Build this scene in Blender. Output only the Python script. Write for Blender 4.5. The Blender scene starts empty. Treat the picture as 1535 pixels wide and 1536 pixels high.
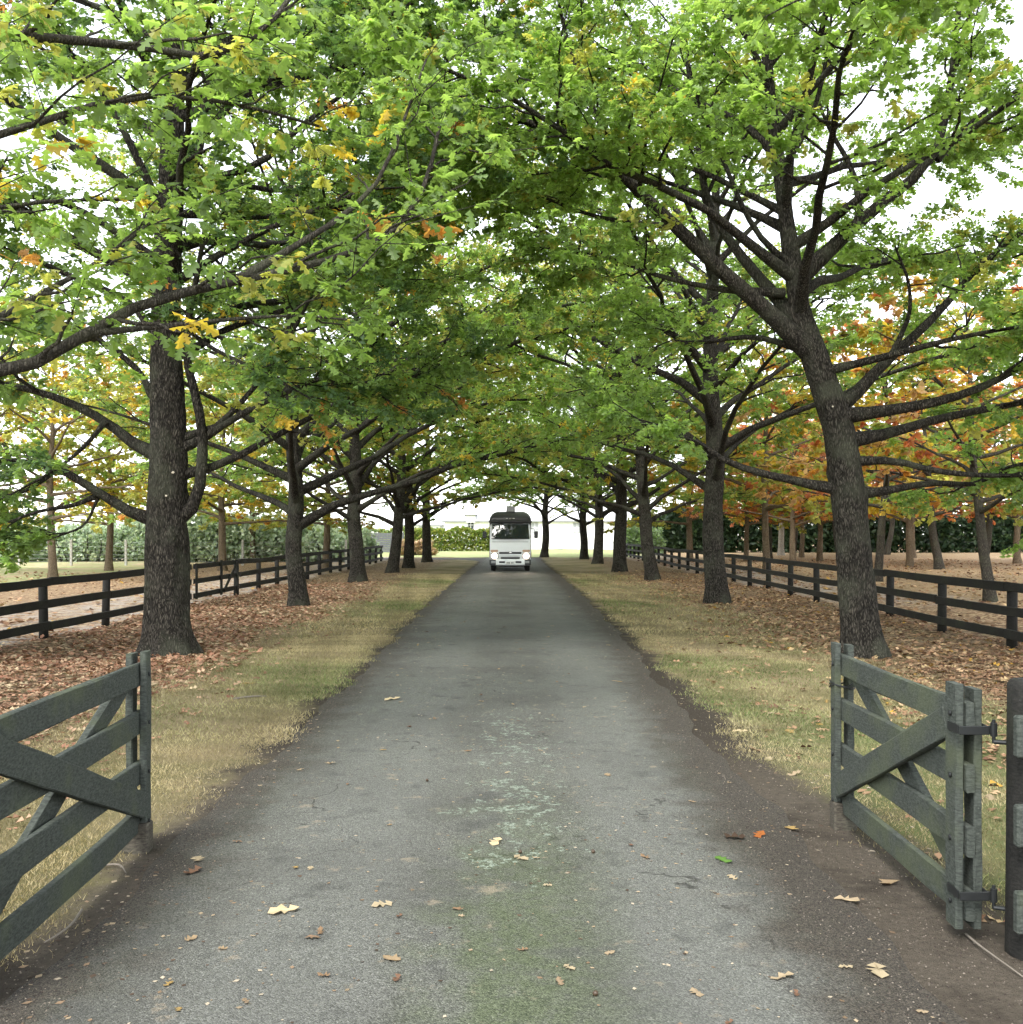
import bpy, math, random
import numpy as np
from mathutils import Vector, Matrix

random.seed(7)
RNG = np.random.default_rng(7)
SC = bpy.context.scene
COL = SC.collection
rad = math.radians

# ------------------------------------------------------------------ camera, world, sun, exposure
CAM_H = 1.6
FPX, CX, HY = 1535.0, 768.0, 800.0
cd = bpy.data.cameras.new('camera')
cam = bpy.data.objects.new('camera', cd)
COL.objects.link(cam)
cam.location = (0, 0, CAM_H)
cam.rotation_euler = (rad(90), 0, 0)
cd.sensor_width = 36.0
cd.lens = 36.0
cd.shift_y = 32.0 / 1535.0
cd.clip_start = 0.05
cd.clip_end = 1500
SC.camera = cam

SUN_EL, SUN_AZ = rad(52), rad(205)      # azimuth measured clockwise from +Y
w = bpy.data.worlds.new('World')
SC.world = w
w.use_nodes = True
nt = w.node_tree
nt.nodes.clear()
sky = nt.nodes.new('ShaderNodeTexSky')
sky.sky_type = 'NISHITA'
sky.sun_disc = False
sky.sun_elevation = SUN_EL
sky.sun_rotation = SUN_AZ
sky.dust_density = 0.6
sky.air_density = 1.0
hs = nt.nodes.new('ShaderNodeHueSaturation')          # overcast: nearly colourless sky
hs.inputs['Saturation'].default_value = 0.22
hs.inputs['Value'].default_value = 1.0
bg = nt.nodes.new('ShaderNodeBackground')
bg.inputs['Strength'].default_value = 0.15
wo = nt.nodes.new('ShaderNodeOutputWorld')
nt.links.new(sky.outputs[0], hs.inputs['Color'])
nt.links.new(hs.outputs[0], bg.inputs['Color'])
nt.links.new(bg.outputs[0], wo.inputs['Surface'])

sd = bpy.data.lights.new('sun', 'SUN')
sd.energy = 1.3
sd.angle = rad(25)
sd.color = (1.0, 0.96, 0.9)
sun = bpy.data.objects.new('sun', sd)
COL.objects.link(sun)
sun.location = (0, 0, 40)
_sdir = Vector((math.sin(SUN_AZ) * math.cos(SUN_EL), math.cos(SUN_AZ) * math.cos(SUN_EL), math.sin(SUN_EL)))
sun.rotation_euler = (-_sdir).to_track_quat('-Z', 'Y').to_euler()

vs = SC.view_settings
vs.view_transform = 'Standard'
vs.look = 'None'
vs.exposure = 2.1
vs.gamma = 1.0
vs.use_curve_mapping = False
SC.render.engine = 'CYCLES'
cy = SC.cycles
cy.use_denoising = True
cy.max_bounces = 4
cy.diffuse_bounces = 3
cy.glossy_bounces = 2
cy.transmission_bounces = 4
cy.transparent_max_bounces = 4
cy.caustics_reflective = False
cy.caustics_refractive = False
cy.use_adaptive_sampling = True
cy.adaptive_threshold = 0.03

# ------------------------------------------------------------------ helpers
def P(px, py, d):
    """a point of the place: sighted at pixel px, py and d metres ahead"""
    return np.array([(px - CX) * d / FPX, d, CAM_H + (HY - py) * d / FPX])

def G(px, py):
    s = (py - HY) / CAM_H
    return np.array([(px - CX) / s, FPX / s, 0.0])

def tag(o, label=None, cat=None, group=None, kind=None):
    if label: o['label'] = label
    if cat: o['category'] = cat
    if group: o['group'] = group
    if kind: o['kind'] = kind
    return o

def empty(name, loc=(0, 0, 0), rz=0.0):
    o = bpy.data.objects.new(name, None)
    o.empty_display_size = 0.2
    o.location = loc
    o.rotation_euler = (0, 0, rz)
    COL.objects.link(o)
    return o

def link(name, me, parent=None, mat=None):
    o = bpy.data.objects.new(name, me)
    COL.objects.link(o)
    if mat is not None and len(me.materials) == 0:
        me.materials.append(mat)
    if parent is not None:
        o.parent = parent
    return o

def np_mesh(name, V, F, smooth=False, tint=None):
    """V (n,3); F one (m,k) array or a list of such arrays"""
    me = bpy.data.meshes.new(name)
    if not isinstance(F, (list, tuple)): F = [F]
    F = [np.asarray(f, dtype=np.int32) for f in F if len(f)]
    V = np.asarray(V, dtype=np.float32)
    me.vertices.add(len(V))
    me.vertices.foreach_set('co', V.ravel())
    loops = np.concatenate([f.ravel() for f in F])
    tot = np.concatenate([np.full(len(f), f.shape[1], dtype=np.int32) for f in F])
    start = np.concatenate([[0], np.cumsum(tot)[:-1]]).astype(np.int32)
    me.loops.add(len(loops))
    me.loops.foreach_set('vertex_index', loops)
    me.polygons.add(len(tot))
    me.polygons.foreach_set('loop_start', start)
    me.polygons.foreach_set('use_smooth', np.full(len(tot), smooth, dtype=bool))
    me.update(calc_edges=True)
    if tint is not None:
        a = me.attributes.new('tint', 'FLOAT_COLOR', 'POINT')
        c = np.ones((len(V), 4), dtype=np.float32)
        c[:, :3] = tint
        a.data.foreach_set('color', c.ravel())
    return me

def unit(v):
    n = np.linalg.norm(v, axis=-1, keepdims=True)
    return v / np.maximum(n, 1e-9)

def chaikin(pts, it=2):
    p = np.asarray(pts, float)
    for _ in range(it):
        q = p[:-1] * .75 + p[1:] * .25
        r = p[:-1] * .25 + p[1:] * .75
        m = np.empty((len(q) * 2, p.shape[1]))
        m[0::2] = q; m[1::2] = r
        p = np.vstack([p[:1], m, p[-1:]])
    return p

def resample(pts, n, smooth=2):
    p = chaikin(pts, smooth) if smooth else np.asarray(pts, float)
    s = np.concatenate([[0], np.cumsum(np.linalg.norm(np.diff(p[:, :3], axis=0), axis=1))])
    t = np.linspace(0, s[-1], n)
    return np.stack([np.interp(t, s, p[:, i]) for i in range(p.shape[1])], axis=1)

class Geo:
    """collects quads and triangles of one mesh"""
    def __init__(self):
        self.v, self.q, self.t, self.n = [], [], [], 0
    def add(self, V, quads=None, tris=None):
        V = np.asarray(V, float)
        self.v.append(V)
        if quads is not None and len(quads): self.q.append(np.asarray(quads) + self.n)
        if tris is not None and len(tris): self.t.append(np.asarray(tris) + self.n)
        self.n += len(V)
    def tubes(self, Pt, R, sides=5):
        Pt = np.asarray(Pt, float); R = np.asarray(R, float)
        if len(Pt) == 0: return
        n, k, _ = Pt.shape
        T = unit(np.gradient(Pt, axis=1))
        cand = unit(np.array([[1, 0, 0], [0, 1, 0], [0, 0, 1], [1, 1, 0], [1, -1, 0], [.5, .3, 1]], float))
        score = np.abs(np.einsum('nki,ci->nkc', T, cand)).max(axis=1)
        ref = cand[score.argmin(axis=1)][:, None, :]
        N = unit(np.cross(T, ref)); B = np.cross(T, N)
        a = np.arange(sides) * 2 * np.pi / sides
        ring = N[:, :, None, :] * np.cos(a)[None, None, :, None] + B[:, :, None, :] * np.sin(a)[None, None, :, None]
        V = Pt[:, :, None, :] + ring * R[:, :, None, None]
        i = np.arange(k - 1)[:, None] * sides
        j = np.arange(sides)[None, :]
        j2 = (j + 1) % sides
        q = np.stack([i + j, i + j2, i + sides + j2, i + sides + j], axis=-1).reshape(-1, 4)
        Q = (q[None] + (np.arange(n) * k * sides)[:, None, None]).reshape(-1, 4)
        self.add(V.reshape(-1, 3), quads=Q)
    def tube(self, pts, radii, sides=8, cap=False):
        pts = np.asarray(pts, float)
        radii = np.broadcast_to(np.asarray(radii, float), (len(pts),))
        base = self.n
        self.tubes(pts[None], radii[None], sides)
        if cap:
            V = self.v[-1]
            for r in (0, len(pts) - 1):
                self.add(pts[r][None])
                j = np.arange(sides)
                c = np.full(sides, self.n - 1 - base)
                f = np.stack([j + r * sides, (j + 1) % sides + r * sides, c], axis=1)
                self.t.append(f + base)
    def box(self, c, s, rot=None, bevel=0.0):
        """chamfered box centred at c with size s"""
        c = np.asarray(c, float); h = np.asarray(s, float) / 2
        b = min(bevel, h.min() * 0.9)
        if b <= 0:
            V = np.array([[x, y, z] for x in (-1, 1) for y in (-1, 1) for z in (-1, 1)], float) * h
            Q = [[0, 1, 3, 2], [4, 6, 7, 5], [0, 4, 5, 1], [2, 3, 7, 6], [0, 2, 6, 4], [1, 5, 7, 3]]
            T = []
        else:
            V = []; idx = {}
            for sx in (-1, 1):
                for sy in (-1, 1):
                    for sz in (-1, 1):
                        sg = np.array([sx, sy, sz], float)
                        for ax in range(3):
                            p = sg * (h - b); p[ax] = sg[ax] * h[ax]
                            idx[(sx, sy, sz, ax)] = len(V); V.append(p)
            V = np.array(V); Q = []; T = []
            for ax in range(3):
                o1, o2 = [i for i in range(3) if i != ax]
                for sg in (-1, 1):
                    cor = []
                    for a1, a2 in ((-1, -1), (1, -1), (1, 1), (-1, 1)):
                        k = [0, 0, 0]; k[ax] = sg; k[o1] = a1; k[o2] = a2
                        cor.append(idx[(*k, ax)])
                    Q.append(cor)
            for ax in range(3):
                o1, o2 = [i for i in range(3) if i != ax]
                for s1 in (-1, 1):
                    for s2 in (-1, 1):
                        k = [0, 0, 0]; k[o1] = s1; k[o2] = s2
                        lo = k.copy(); lo[ax] = -1; hi = k.copy(); hi[ax] = 1
                        Q.append([idx[(*lo, o1)], idx[(*hi, o1)], idx[(*hi, o2)], idx[(*lo, o2)]])
            for sx in (-1, 1):
                for sy in (-1, 1):
                    for sz in (-1, 1):
                        T.append([idx[(sx, sy, sz, a)] for a in range(3)])
        if rot is not None: V = V @ np.asarray(rot, float).T
        self.add(V + c, quads=Q, tris=T)
    def beam(self, a, b, wid, hgt, bevel=0.004, up=(0, 0, 1)):
        a = np.asarray(a, float); b = np.asarray(b, float)
        x = unit(b - a); u = np.asarray(up, float)
        y = unit(np.cross(u, x)); z = np.cross(x, y)
        self.box((a + b) / 2, (np.linalg.norm(b - a), wid, hgt), np.stack([x, y, z], axis=1), bevel)
    def plank(self, a, b, wid, hgt, rng, n=7, bevel=.006, up=(0, 0, 1), jit=.0025):
        """a sawn board: chamfered section swept with small bends, dents and worn corners"""
        a = np.asarray(a, float); b = np.asarray(b, float)
        x = unit(b - a); y = unit(np.cross(np.asarray(up, float), x)); z = np.cross(x, y)
        h, w_ = hgt / 2, wid / 2
        sec = np.array([(-w_ + bevel, -h), (w_ - bevel, -h), (w_, -h + bevel), (w_, h - bevel), (w_ - bevel, h), (-w_ + bevel, h), (-w_, h - bevel), (-w_, -h + bevel)])
        L = np.linalg.norm(b - a); ts = np.linspace(0, 1, n)
        bow = rng.normal(0, .0022 * L); sag = -abs(rng.normal(0, .002 * L))
        S = []
        for t in ts:
            sc = sec * [1, 1 + rng.normal(0, .012)] + rng.normal(0, jit, sec.shape)
            c = a + (b - a) * t + y * bow * math.sin(math.pi * t) + z * sag * math.sin(math.pi * t)
            S.append(c + sc[:, :1] * y + sc[:, 1:] * z)
        S = np.array(S); m = 8
        i = np.arange(n - 1)[:, None] * m; j = np.arange(m)[None]; j2 = (j + 1) % m
        self.add(S.reshape(-1, 3), quads=np.stack([i + j, i + j2, i + m + j2, i + m + j], -1).reshape(-1, 4))
        for r, sg in ((0, -1), (n - 1, 1)):
            b0 = self.n; self.add(np.vstack([S[r], S[r].mean(0)[None] + x * sg * .001]))
            k = np.arange(m); self.t.append(np.stack([b0 + k, b0 + (k + 1) % m, np.full(m, b0 + m)], 1))
    def mesh(self, name, smooth=False, tint=None):
        F = []
        if self.q: F.append(np.concatenate(self.q))
        if self.t: F.append(np.concatenate(self.t))
        me = np_mesh(name, np.concatenate(self.v), F, smooth, tint)
        return me
    def build(self, name, mat, parent=None, smooth=False, fix=True):
        me = self.mesh(name, smooth)
        if fix:
            import bmesh
            bm = bmesh.new(); bm.from_mesh(me)
            bmesh.ops.recalc_face_normals(bm, faces=bm.faces)
            bm.to_mesh(me); bm.free()
        me.materials.append(mat)
        return link(name, me, parent)

# ------------------------------------------------------------------ materials
def mat_new(name):
    m = bpy.data.materials.new(name)
    m.use_nodes = True
    n = m.node_tree
    n.nodes.clear()
    out = n.nodes.new('ShaderNodeOutputMaterial')
    return m, n, out

class NB:
    """small node builder"""
    def __init__(self, name):
        self.m, self.t, self.out = mat_new(name)
    def n(self, ty, ins=None, **kw):
        x = self.t.nodes.new(ty)
        for k, v in kw.items(): setattr(x, k, v)
        for k, v in (ins or {}).items():
            if hasattr(v, 'is_output') or isinstance(v, bpy.types.NodeSocket):
                self.t.links.new(v, x.inputs[k])
            else:
                x.inputs[k].default_value = v
        return x
    def noise(self, vec, scale, detail=4, rough=0.55):
        return self.n('ShaderNodeTexNoise', {'Vector': vec, 'Scale': scale, 'Detail': detail, 'Roughness': rough}).outputs[0]
    def ramp(self, fac, a, b, lo=0.0, hi=1.0):
        x = self.n('ShaderNodeMapRange', {'Value': fac, 'From Min': a, 'From Max': b, 'To Min': lo, 'To Max': hi})
        x.interpolation_type = 'SMOOTHSTEP'
        return x.outputs[0]
    def math(self, op, a, b=0.0, c=None):
        ins = {0: a, 1: b}
        if c is not None: ins[2] = c
        return self.n('ShaderNodeMath', ins, operation=op).outputs[0]
    def mix(self, fac, a, b, blend='MIX'):
        x = self.n('ShaderNodeMix', data_type='RGBA', blend_type=blend)
        for k, v in ((0, fac), (6, a), (7, b)):
            if isinstance(v, bpy.types.NodeSocket): self.t.links.new(v, x.inputs[k])
            elif isinstance(v, (tuple, list)): x.inputs[k].default_value = (*v[:3], 1)
            else: x.inputs[k].default_value = v
        return x.outputs[2]
    def scalevec(self, vec, s):
        return self.n('ShaderNodeMapping', {'Vector': vec, 'Scale': s}).outputs[0]
    def bump(self, h, strength=0.4, dist=0.02):
        return self.n('ShaderNodeBump', {'Height': h, 'Strength': strength, 'Distance': dist}).outputs[0]
    def surf(self, color, rough=0.8, normal=None, spec=0.3, metal=0.0, **extra):
        ins = {'Base Color': color if isinstance(color, bpy.types.NodeSocket) else (*color[:3], 1), 'Roughness': rough,
               'Specular IOR Level': spec, 'Metallic': metal}
        if normal is not None: ins['Normal'] = normal
        ins.update(extra)
        b = self.n('ShaderNodeBsdfPrincipled', ins)
        self.t.links.new(b.outputs[0], self.out.inputs['Surface'])
        return b
    def pos(self):
        return self.n('ShaderNodeNewGeometry').outputs['Position']
    def obj(self):
        return self.n('ShaderNodeTexCoord').outputs['Object']

M = {}

def plain(name, col, rough=0.6, spec=0.4, metal=0.0, var=0.12, scale=6.0):
    b = NB(name)
    f = b.noise(b.obj(), scale, 4)
    c = b.mix(f, tuple(x * (1 - var) for x in col), tuple(min(1, x * (1 + var)) for x in col))
    b.surf(c, rough, None, spec, metal)
    M[name] = b.m
    return b.m

def leaf_mat(name, trans=0.45, rough=0.45, tr_col=(1.25, 1.25, 0.55), spec=0.35):
    b = NB(name)
    at = b.n('ShaderNodeAttribute', attribute_name='tint').outputs['Color']
    pb = b.n('ShaderNodeBsdfPrincipled', {'Base Color': at, 'Roughness': rough, 'Specular IOR Level': spec})
    tc = b.mix(1.0, at, tr_col, 'MULTIPLY')
    tr = b.n('ShaderNodeBsdfTranslucent', {'Color': tc})
    mx = b.n('ShaderNodeMixShader', {0: trans, 1: pb.outputs[0], 2: tr.outputs[0]})
    b.t.links.new(mx.outputs[0], b.out.inputs['Surface'])
    M[name] = b.m
leaf_mat('oak_leaf', 0.58, 0.42, (2.1, 2.05, 1.1))
leaf_mat('shrub_leaf', 0.45, 0.5, (1.6, 1.6, 1.2))
leaf_mat('dry_leaf', 0.15, 0.75, (1.1, .9, .6), 0.15)
leaf_mat('grass_blade', 0.3, 0.7, (1.2, 1.15, .7), 0.15)

def bark(name, dark, light, moss, scale=1.0):
    b = NB(name)
    o = b.obj()
    w1 = b.n('ShaderNodeTexNoise', {'Vector': o, 'Scale': 5.0, 'Detail': 3.0}).outputs[1]
    ow = b.n('ShaderNodeVectorMath', {0: o, 1: b.n('ShaderNodeVectorMath', {0: w1, 'Scale': .10}, operation='SCALE').outputs[0]}, operation='ADD').outputs[0]
    st = b.scalevec(ow, (1.0 * scale, 1.0 * scale, 0.20 * scale))
    fis = b.n('ShaderNodeTexVoronoi', {'Vector': st, 'Scale': 48.0}, feature='DISTANCE_TO_EDGE').outputs['Distance']
    n1 = b.noise(st, 30, 8, .7)
    n2 = b.noise(o, 2.2, 4)
    n3 = b.noise(o, 95, 4, .75)
    h = b.math('ADD', b.math('MULTIPLY', b.ramp(fis, 0.0, 0.4), 0.35), b.math('ADD', b.math('MULTIPLY', n1, 0.75), b.math('MULTIPLY', n3, .25)))
    c = b.mix(b.ramp(h, 0.42, 1.05), dark, light)
    c = b.mix(b.math('MULTIPLY', b.ramp(n2, 0.45, 0.7), 0.5), c, moss)
    c = b.mix(b.math('MULTIPLY', b.ramp(n3, 0.58, 0.80), 0.2), c, tuple(min(1, x * 1.5) for x in light))
    b.surf(c, 0.92, b.bump(h, 1.0, 0.035), 0.12)
    M[name] = b.m
bark('bark', (0.009, 0.008, 0.0068), (0.110, 0.098, 0.080), (0.072, 0.078, 0.054))
bark('bark_pale', (0.03, 0.027, 0.022), (0.12, 0.108, 0.088), (0.085, 0.09, 0.058))
bark('bark_tan', (0.10, 0.075, 0.05), (0.24, 0.19, 0.13), (0.18, 0.15, 0.1))
bark('bark_birch', (0.22, 0.2, 0.17), (0.5, 0.48, 0.44), (0.4, 0.38, 0.33))

def wood(name, dark, light, lichen, lamt=0.5, worn=None):
    b = NB(name)
    p = b.pos()
    n1 = b.noise(b.scalevec(p, (3, 3, 9)), 14, 5, .6)
    n2 = b.noise(p, 3.1, 4)
    n3 = b.noise(p, 55, 4, .7)
    c = b.mix(b.ramp(n1, 0.3, 0.7), dark, light)
    c = b.mix(b.math('MULTIPLY', b.ramp(n2, 0.48, 0.68), lamt), c, lichen)
    c = b.mix(b.math('MULTIPLY', b.ramp(n3, 0.63, 0.74), 0.45), c, worn or tuple(min(1, x * 2.2) for x in light))
    b.surf(c, 0.8, b.bump(b.math('ADD', n1, n3), 0.45, 0.006), 0.25)
    M[name] = b.m
wood('fence_paint', (0.007, 0.007, 0.006), (0.018, 0.017, 0.0145), (0.026, 0.030, 0.017), 0.45, (0.05, 0.05, 0.045))
wood('gate_paint', (0.024, 0.029, 0.0245), (0.062, 0.070, 0.060), (0.068, 0.080, 0.044), 0.6, (0.15, 0.16, 0.135))
wood('bare_wood', (0.035, 0.03, 0.023), (0.095, 0.085, 0.066), (0.06, 0.064, 0.042), 0.4)
wood('pale_post', (0.3, 0.29, 0.26), (0.45, 0.44, 0.4), (0.36, 0.36, 0.3), 0.4)
plain('dark_iron', (0.025, 0.027, 0.027), 0.55, 0.4, 0.6)
plain('wire', (0.25, 0.26, 0.26), 0.5, 0.4, 0.7)
plain('cut_wood', (0.5, 0.45, 0.36), 0.8, 0.2)
plain('twig_grey', (0.16, 0.14, 0.115), 0.85, 0.2, 0, .3, 40)
plain('acorn', (0.05, 0.032, 0.018), 0.4, 0.4, 0, .3, 40)

def ground_mat():
    b = NB('ground_cover')
    p = b.pos()
    sep = b.n('ShaderNodeSeparateXYZ', {0: p})
    x, y = sep.outputs[0], sep.outputs[1]
    nb = b.noise(p, 0.55, 4)
    nm = b.noise(p, 2.3, 5, .6)
    nf = b.noise(p, 28, 5, .7)
    nff = b.noise(p, 140, 3, .7)
    xn = b.math('ADD', x, b.math('MULTIPLY', b.math('SUBTRACT', nm, 0.5), 0.9))
    ax = b.math('ABSOLUTE', xn)
    # grass of the verge: straw and olive
    straw = b.mix(nf, (0.155, 0.120, 0.070), (0.31, 0.25, 0.15))
    olive = b.mix(nf, (0.085, 0.080, 0.034), (0.19, 0.17, 0.082))
    gpat = b.math('MULTIPLY', b.math('MULTIPLY', b.ramp(x, 1.5, 2.2), b.ramp(y, 10.5, 7.5)), b.ramp(nm, .3, .6))
    grass = b.mix(b.ramp(nb, 0.38, 0.62), straw, olive)
    grass = b.mix(b.math('MULTIPLY', gpat, .8), grass, b.mix(nf, (0.055, 0.075, 0.026), (0.15, 0.18, 0.07)))
    # soil beside the asphalt
    soil = b.mix(nf, (0.028, 0.0235, 0.0185), (0.135, 0.114, 0.088))
    soil = b.mix(b.ramp(nff, 0.6, 0.75), soil, (0.165, 0.14, 0.115))
    soil = b.mix(b.math('MULTIPLY', b.math('MAXIMUM', b.ramp(nm, .45, .7), b.ramp(y, 6.0, 8.5)), .62), soil, (0.020, 0.0165, 0.013))
    near = b.ramp(y, 7.5, 2.5)
    right = b.ramp(xn, 0.0, 0.5)
    wid = b.math('ADD', 1.93, b.math('MULTIPLY', near, b.math('ADD', 0.12, b.math('MULTIPLY', right, 0.25))))
    c = b.mix(b.ramp(b.math('SUBTRACT', ax, wid), -0.22, 0.16), soil, grass)
    # leafy earth under the trees
    cell = b.n('ShaderNodeTexVoronoi', {'Vector': b.n('ShaderNodeVectorMath', {0: p, 1: b.n('ShaderNodeTexNoise', {'Vector': p, 'Scale': 22.0, 'Detail': 2.0}).outputs[1]}, operation='MULTIPLY_ADD', **{}).outputs[0] if False else p, 'Scale': 17.0}).outputs['Color']
    cs = b.n('ShaderNodeSeparateColor', {0: cell})
    lf = b.mix(cs.outputs[0], (0.085, 0.052, 0.032), (0.30, 0.195, 0.115))
    lf = b.mix(b.ramp(cs.outputs[1], .7, .8), lf, (0.40, 0.31, 0.19))
    duff = b.mix(b.ramp(nf, .35, .6), (0.05, 0.036, 0.024), lf)
    c = b.mix(b.math('MULTIPLY', b.ramp(b.math('SUBTRACT', ax, b.ramp(x, -1, 1, 0, .7)), 3.2, 4.3), b.ramp(nm, 0.25, 0.5)), c, duff)
    # gravel track beyond either fence
    grav = b.mix(nf, (0.19, 0.165, 0.145), (0.42, 0.38, 0.34))
    grav = b.mix(b.math('MULTIPLY', b.ramp(nm, .38, .58), .85), grav, lf)
    grav = b.mix(b.math('MULTIPLY', b.ramp(x, 5, 7), b.ramp(y, 27, 20)), grav, lf)
    tr = b.math('MULTIPLY', b.ramp(ax, 7.0, 7.5), b.ramp(ax, 11.8, 10.6))
    c = b.mix(tr, c, grav)
    # leaf covered paddock (right) / dry and green grass (left)
    pad_r = b.mix(b.math('MULTIPLY', b.ramp(nf, .3, .55), .8), (0.21, 0.15, 0.09), b.mix(cs.outputs[0], (0.20, 0.13, 0.075), (0.46, 0.36, 0.22)))
    green = b.mix(nf, (0.20, 0.24, 0.095), (0.40, 0.42, 0.21))
    dry = b.mix(nf, (0.35, 0.27, 0.16), (0.5, 0.42, 0.28))
    pad_l = b.mix(b.ramp(nb, .4, .6), green, dry)
    duff2 = b.mix(b.ramp(nf, .3, .6), (0.24, 0.17, 0.11), lf)
    pad_l = b.mix(b.ramp(b.math('ADD', xn, b.math('MULTIPLY', y, 0.02)), -16.5, -13.5), pad_l, duff2)
    pad = b.mix(b.ramp(x, -1, 1), pad_l, pad_r)
    c = b.mix(b.ramp(ax, 10.6, 11.8), c, pad)
    # mown lawn past the end of the avenue
    c = b.mix(b.math('MULTIPLY', b.ramp(b.math('ADD', y, b.math('MULTIPLY', nm, 3.0)), 69, 71.5), b.ramp(x, 11, 8.5)), c, green)
    h = b.math('ADD', nf, b.math('MULTIPLY', nff, .6))
    b.surf(c, 0.95, b.bump(h, 0.8, 0.03), 0.1)
    return b.m
M['ground'] = ground_mat()

def road_mat():
    b = NB('old_asphalt')
    p = b.pos()
    sep = b.n('ShaderNodeSeparateXYZ', {0: p})
    x, y = sep.outputs[0], sep.outputs[1]
    nb = b.noise(p, 0.8, 4)
    nm = b.noise(p, 3.2, 5, .6)
    nl = b.noise(p, 13, 6, .7)
    ns = b.noise(p, 42, 3, .6)
    vo = b.n('ShaderNodeTexVoronoi', {'Vector': p, 'Scale': 170.0})
    stone = b.n('ShaderNodeSeparateColor', {0: vo.outputs['Color']}).outputs[0]
    base = b.mix(stone, (0.043, 0.044, 0.038), (0.134, 0.136, 0.119))
    base = b.mix(b.ramp(stone, .90, 1.0), base, (0.19, 0.19, 0.17))
    base = b.mix(b.math('MULTIPLY', b.ramp(nb, .42, .62), .45), base, (0.042, 0.041, 0.036))
    base = b.mix(b.math('MULTIPLY', b.ramp(nm, .56, .72), .25), base, (0.15, 0.148, 0.13))
    cr = b.n('ShaderNodeTexVoronoi', {'Vector': b.n('ShaderNodeVectorMath', {0: p, 1: b.n('ShaderNodeTexNoise', {'Vector': p, 'Scale': 2.0, 'Detail': 5.0}).outputs[1]}, operation='ADD').outputs[0], 'Scale': .55}, feature='DISTANCE_TO_EDGE').outputs['Distance']
    crack = b.math('MULTIPLY', b.ramp(cr, .009, .001), b.ramp(nm, .48, .62))
    # worn wheel tracks are paler
    ax = b.math('ABSOLUTE', b.math('ADD', x, 0.05))
    trk = b.math('MULTIPLY', b.ramp(ax, .30, .6), b.ramp(ax, 1.25, .95))
    base = b.mix(b.math('MULTIPLY', trk, .35), base, b.mix(stone, (.084, .087, .078), (.176, .181, .164)))
    base = b.mix(b.math('MULTIPLY', b.ramp(nm, .46, .30), .45), base, (.026, .027, .025))
    base = b.mix(b.math('MULTIPLY', crack, .8), base, (.014, .014, .012))
    # moss: green in the middle by the gate and along both edges
    cen = b.ramp(b.math('ABSOLUTE', b.math('ADD', b.math('SUBTRACT', x, 0.06), b.math('MULTIPLY', b.math('SUBTRACT', nm, .5), .8))), .55, .05)
    m1 = b.math('MULTIPLY', b.math('MULTIPLY', cen, b.ramp(y, 7.5, 3.6)), b.ramp(nm, .25, .55))
    edge = b.math('MULTIPLY', b.ramp(b.math('ADD', x, b.math('MULTIPLY', nm, .5)), -1.0, -1.5), b.ramp(nm, .36, .58))
    edge = b.math('MULTIPLY', edge, b.ramp(y, 12, 6))
    er = b.math('MULTIPLY', b.ramp(x, .95, 1.3), b.math('MULTIPLY', b.ramp(nb, .42, .55), b.ramp(y, 9, 5)))
    moss = b.mix(stone, (0.022, 0.033, 0.011), (0.088, 0.112, 0.048))
    base = b.mix(b.math('MULTIPLY', b.math('MULTIPLY', m1, b.ramp(nl, .3, .55, .45, 1.0)), .7), base, moss)
    base = b.mix(b.math('MULTIPLY', edge, .8), base, b.mix(stone, (0.018, 0.028, 0.017), (.07, .095, .06)))
    base = b.mix(b.math('MULTIPLY', er, .5), base, moss)
    # pale lichen rosettes
    lx = b.ramp(b.math('ABSOLUTE', b.math('ADD', b.math('SUBTRACT', x, 0.02), b.math('MULTIPLY', b.math('SUBTRACT', nm, .5), .9))), .75, .05)
    ly = b.math('MULTIPLY', b.ramp(y, 3.2, 5.4), b.ramp(y, 12.0, 7.6))
    thr = b.math('SUBTRACT', .74, b.math('MULTIPLY', b.math('MULTIPLY', b.math('MULTIPLY', lx, ly), b.ramp(nb, .30, .60, .82, 1.0)), .225))
    lich = b.math('MULTIPLY', b.ramp(b.math('SUBTRACT', b.math('ADD', b.math('MULTIPLY', nl, .75), b.math('MULTIPLY', ns, .25)), thr), -.01, .05), b.ramp(ns, .40, .52))
    lich = b.math('MULTIPLY', lich, b.ramp(y, 22, 10))
    base = b.mix(b.math('MULTIPLY', lich, .8), base, b.mix(stone, (.13, .165, .13), (.27, .31, .25)))
    # tan flecks of crushed leaf
    tan = b.ramp(b.noise(b.scalevec(p, (1.0, 1.0, 1)), 7.0, 6, .7), .59, .70)
    base = b.mix(b.math('MULTIPLY', tan, .5), base, (.25, .205, .145))
    # soil washed over the margins
    soil = b.mix(stone, (0.014, 0.012, 0.0095), (0.070, 0.060, 0.047))
    e2 = b.math('ADD', b.math('MAXIMUM', b.math('ADD', x, b.ramp(y, 16, 4, -.08, .26)), b.math('SUBTRACT', b.math('MULTIPLY', x, -1.0), b.ramp(y, 20, 6, .28, .16))), b.math('MULTIPLY', b.math('SUBTRACT', nm, .5), .8))
    base = b.mix(b.ramp(e2, 1.08, 1.55), base, soil)
    h = b.math('ADD', b.math('MULTIPLY', vo.outputs['Distance'], -1.0), b.math('MULTIPLY', ns, .5))
    b.surf(base, 0.82, b.bump(h, 0.5, 0.008), 0.3)
    return b.m
M['asphalt'] = road_mat()

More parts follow.
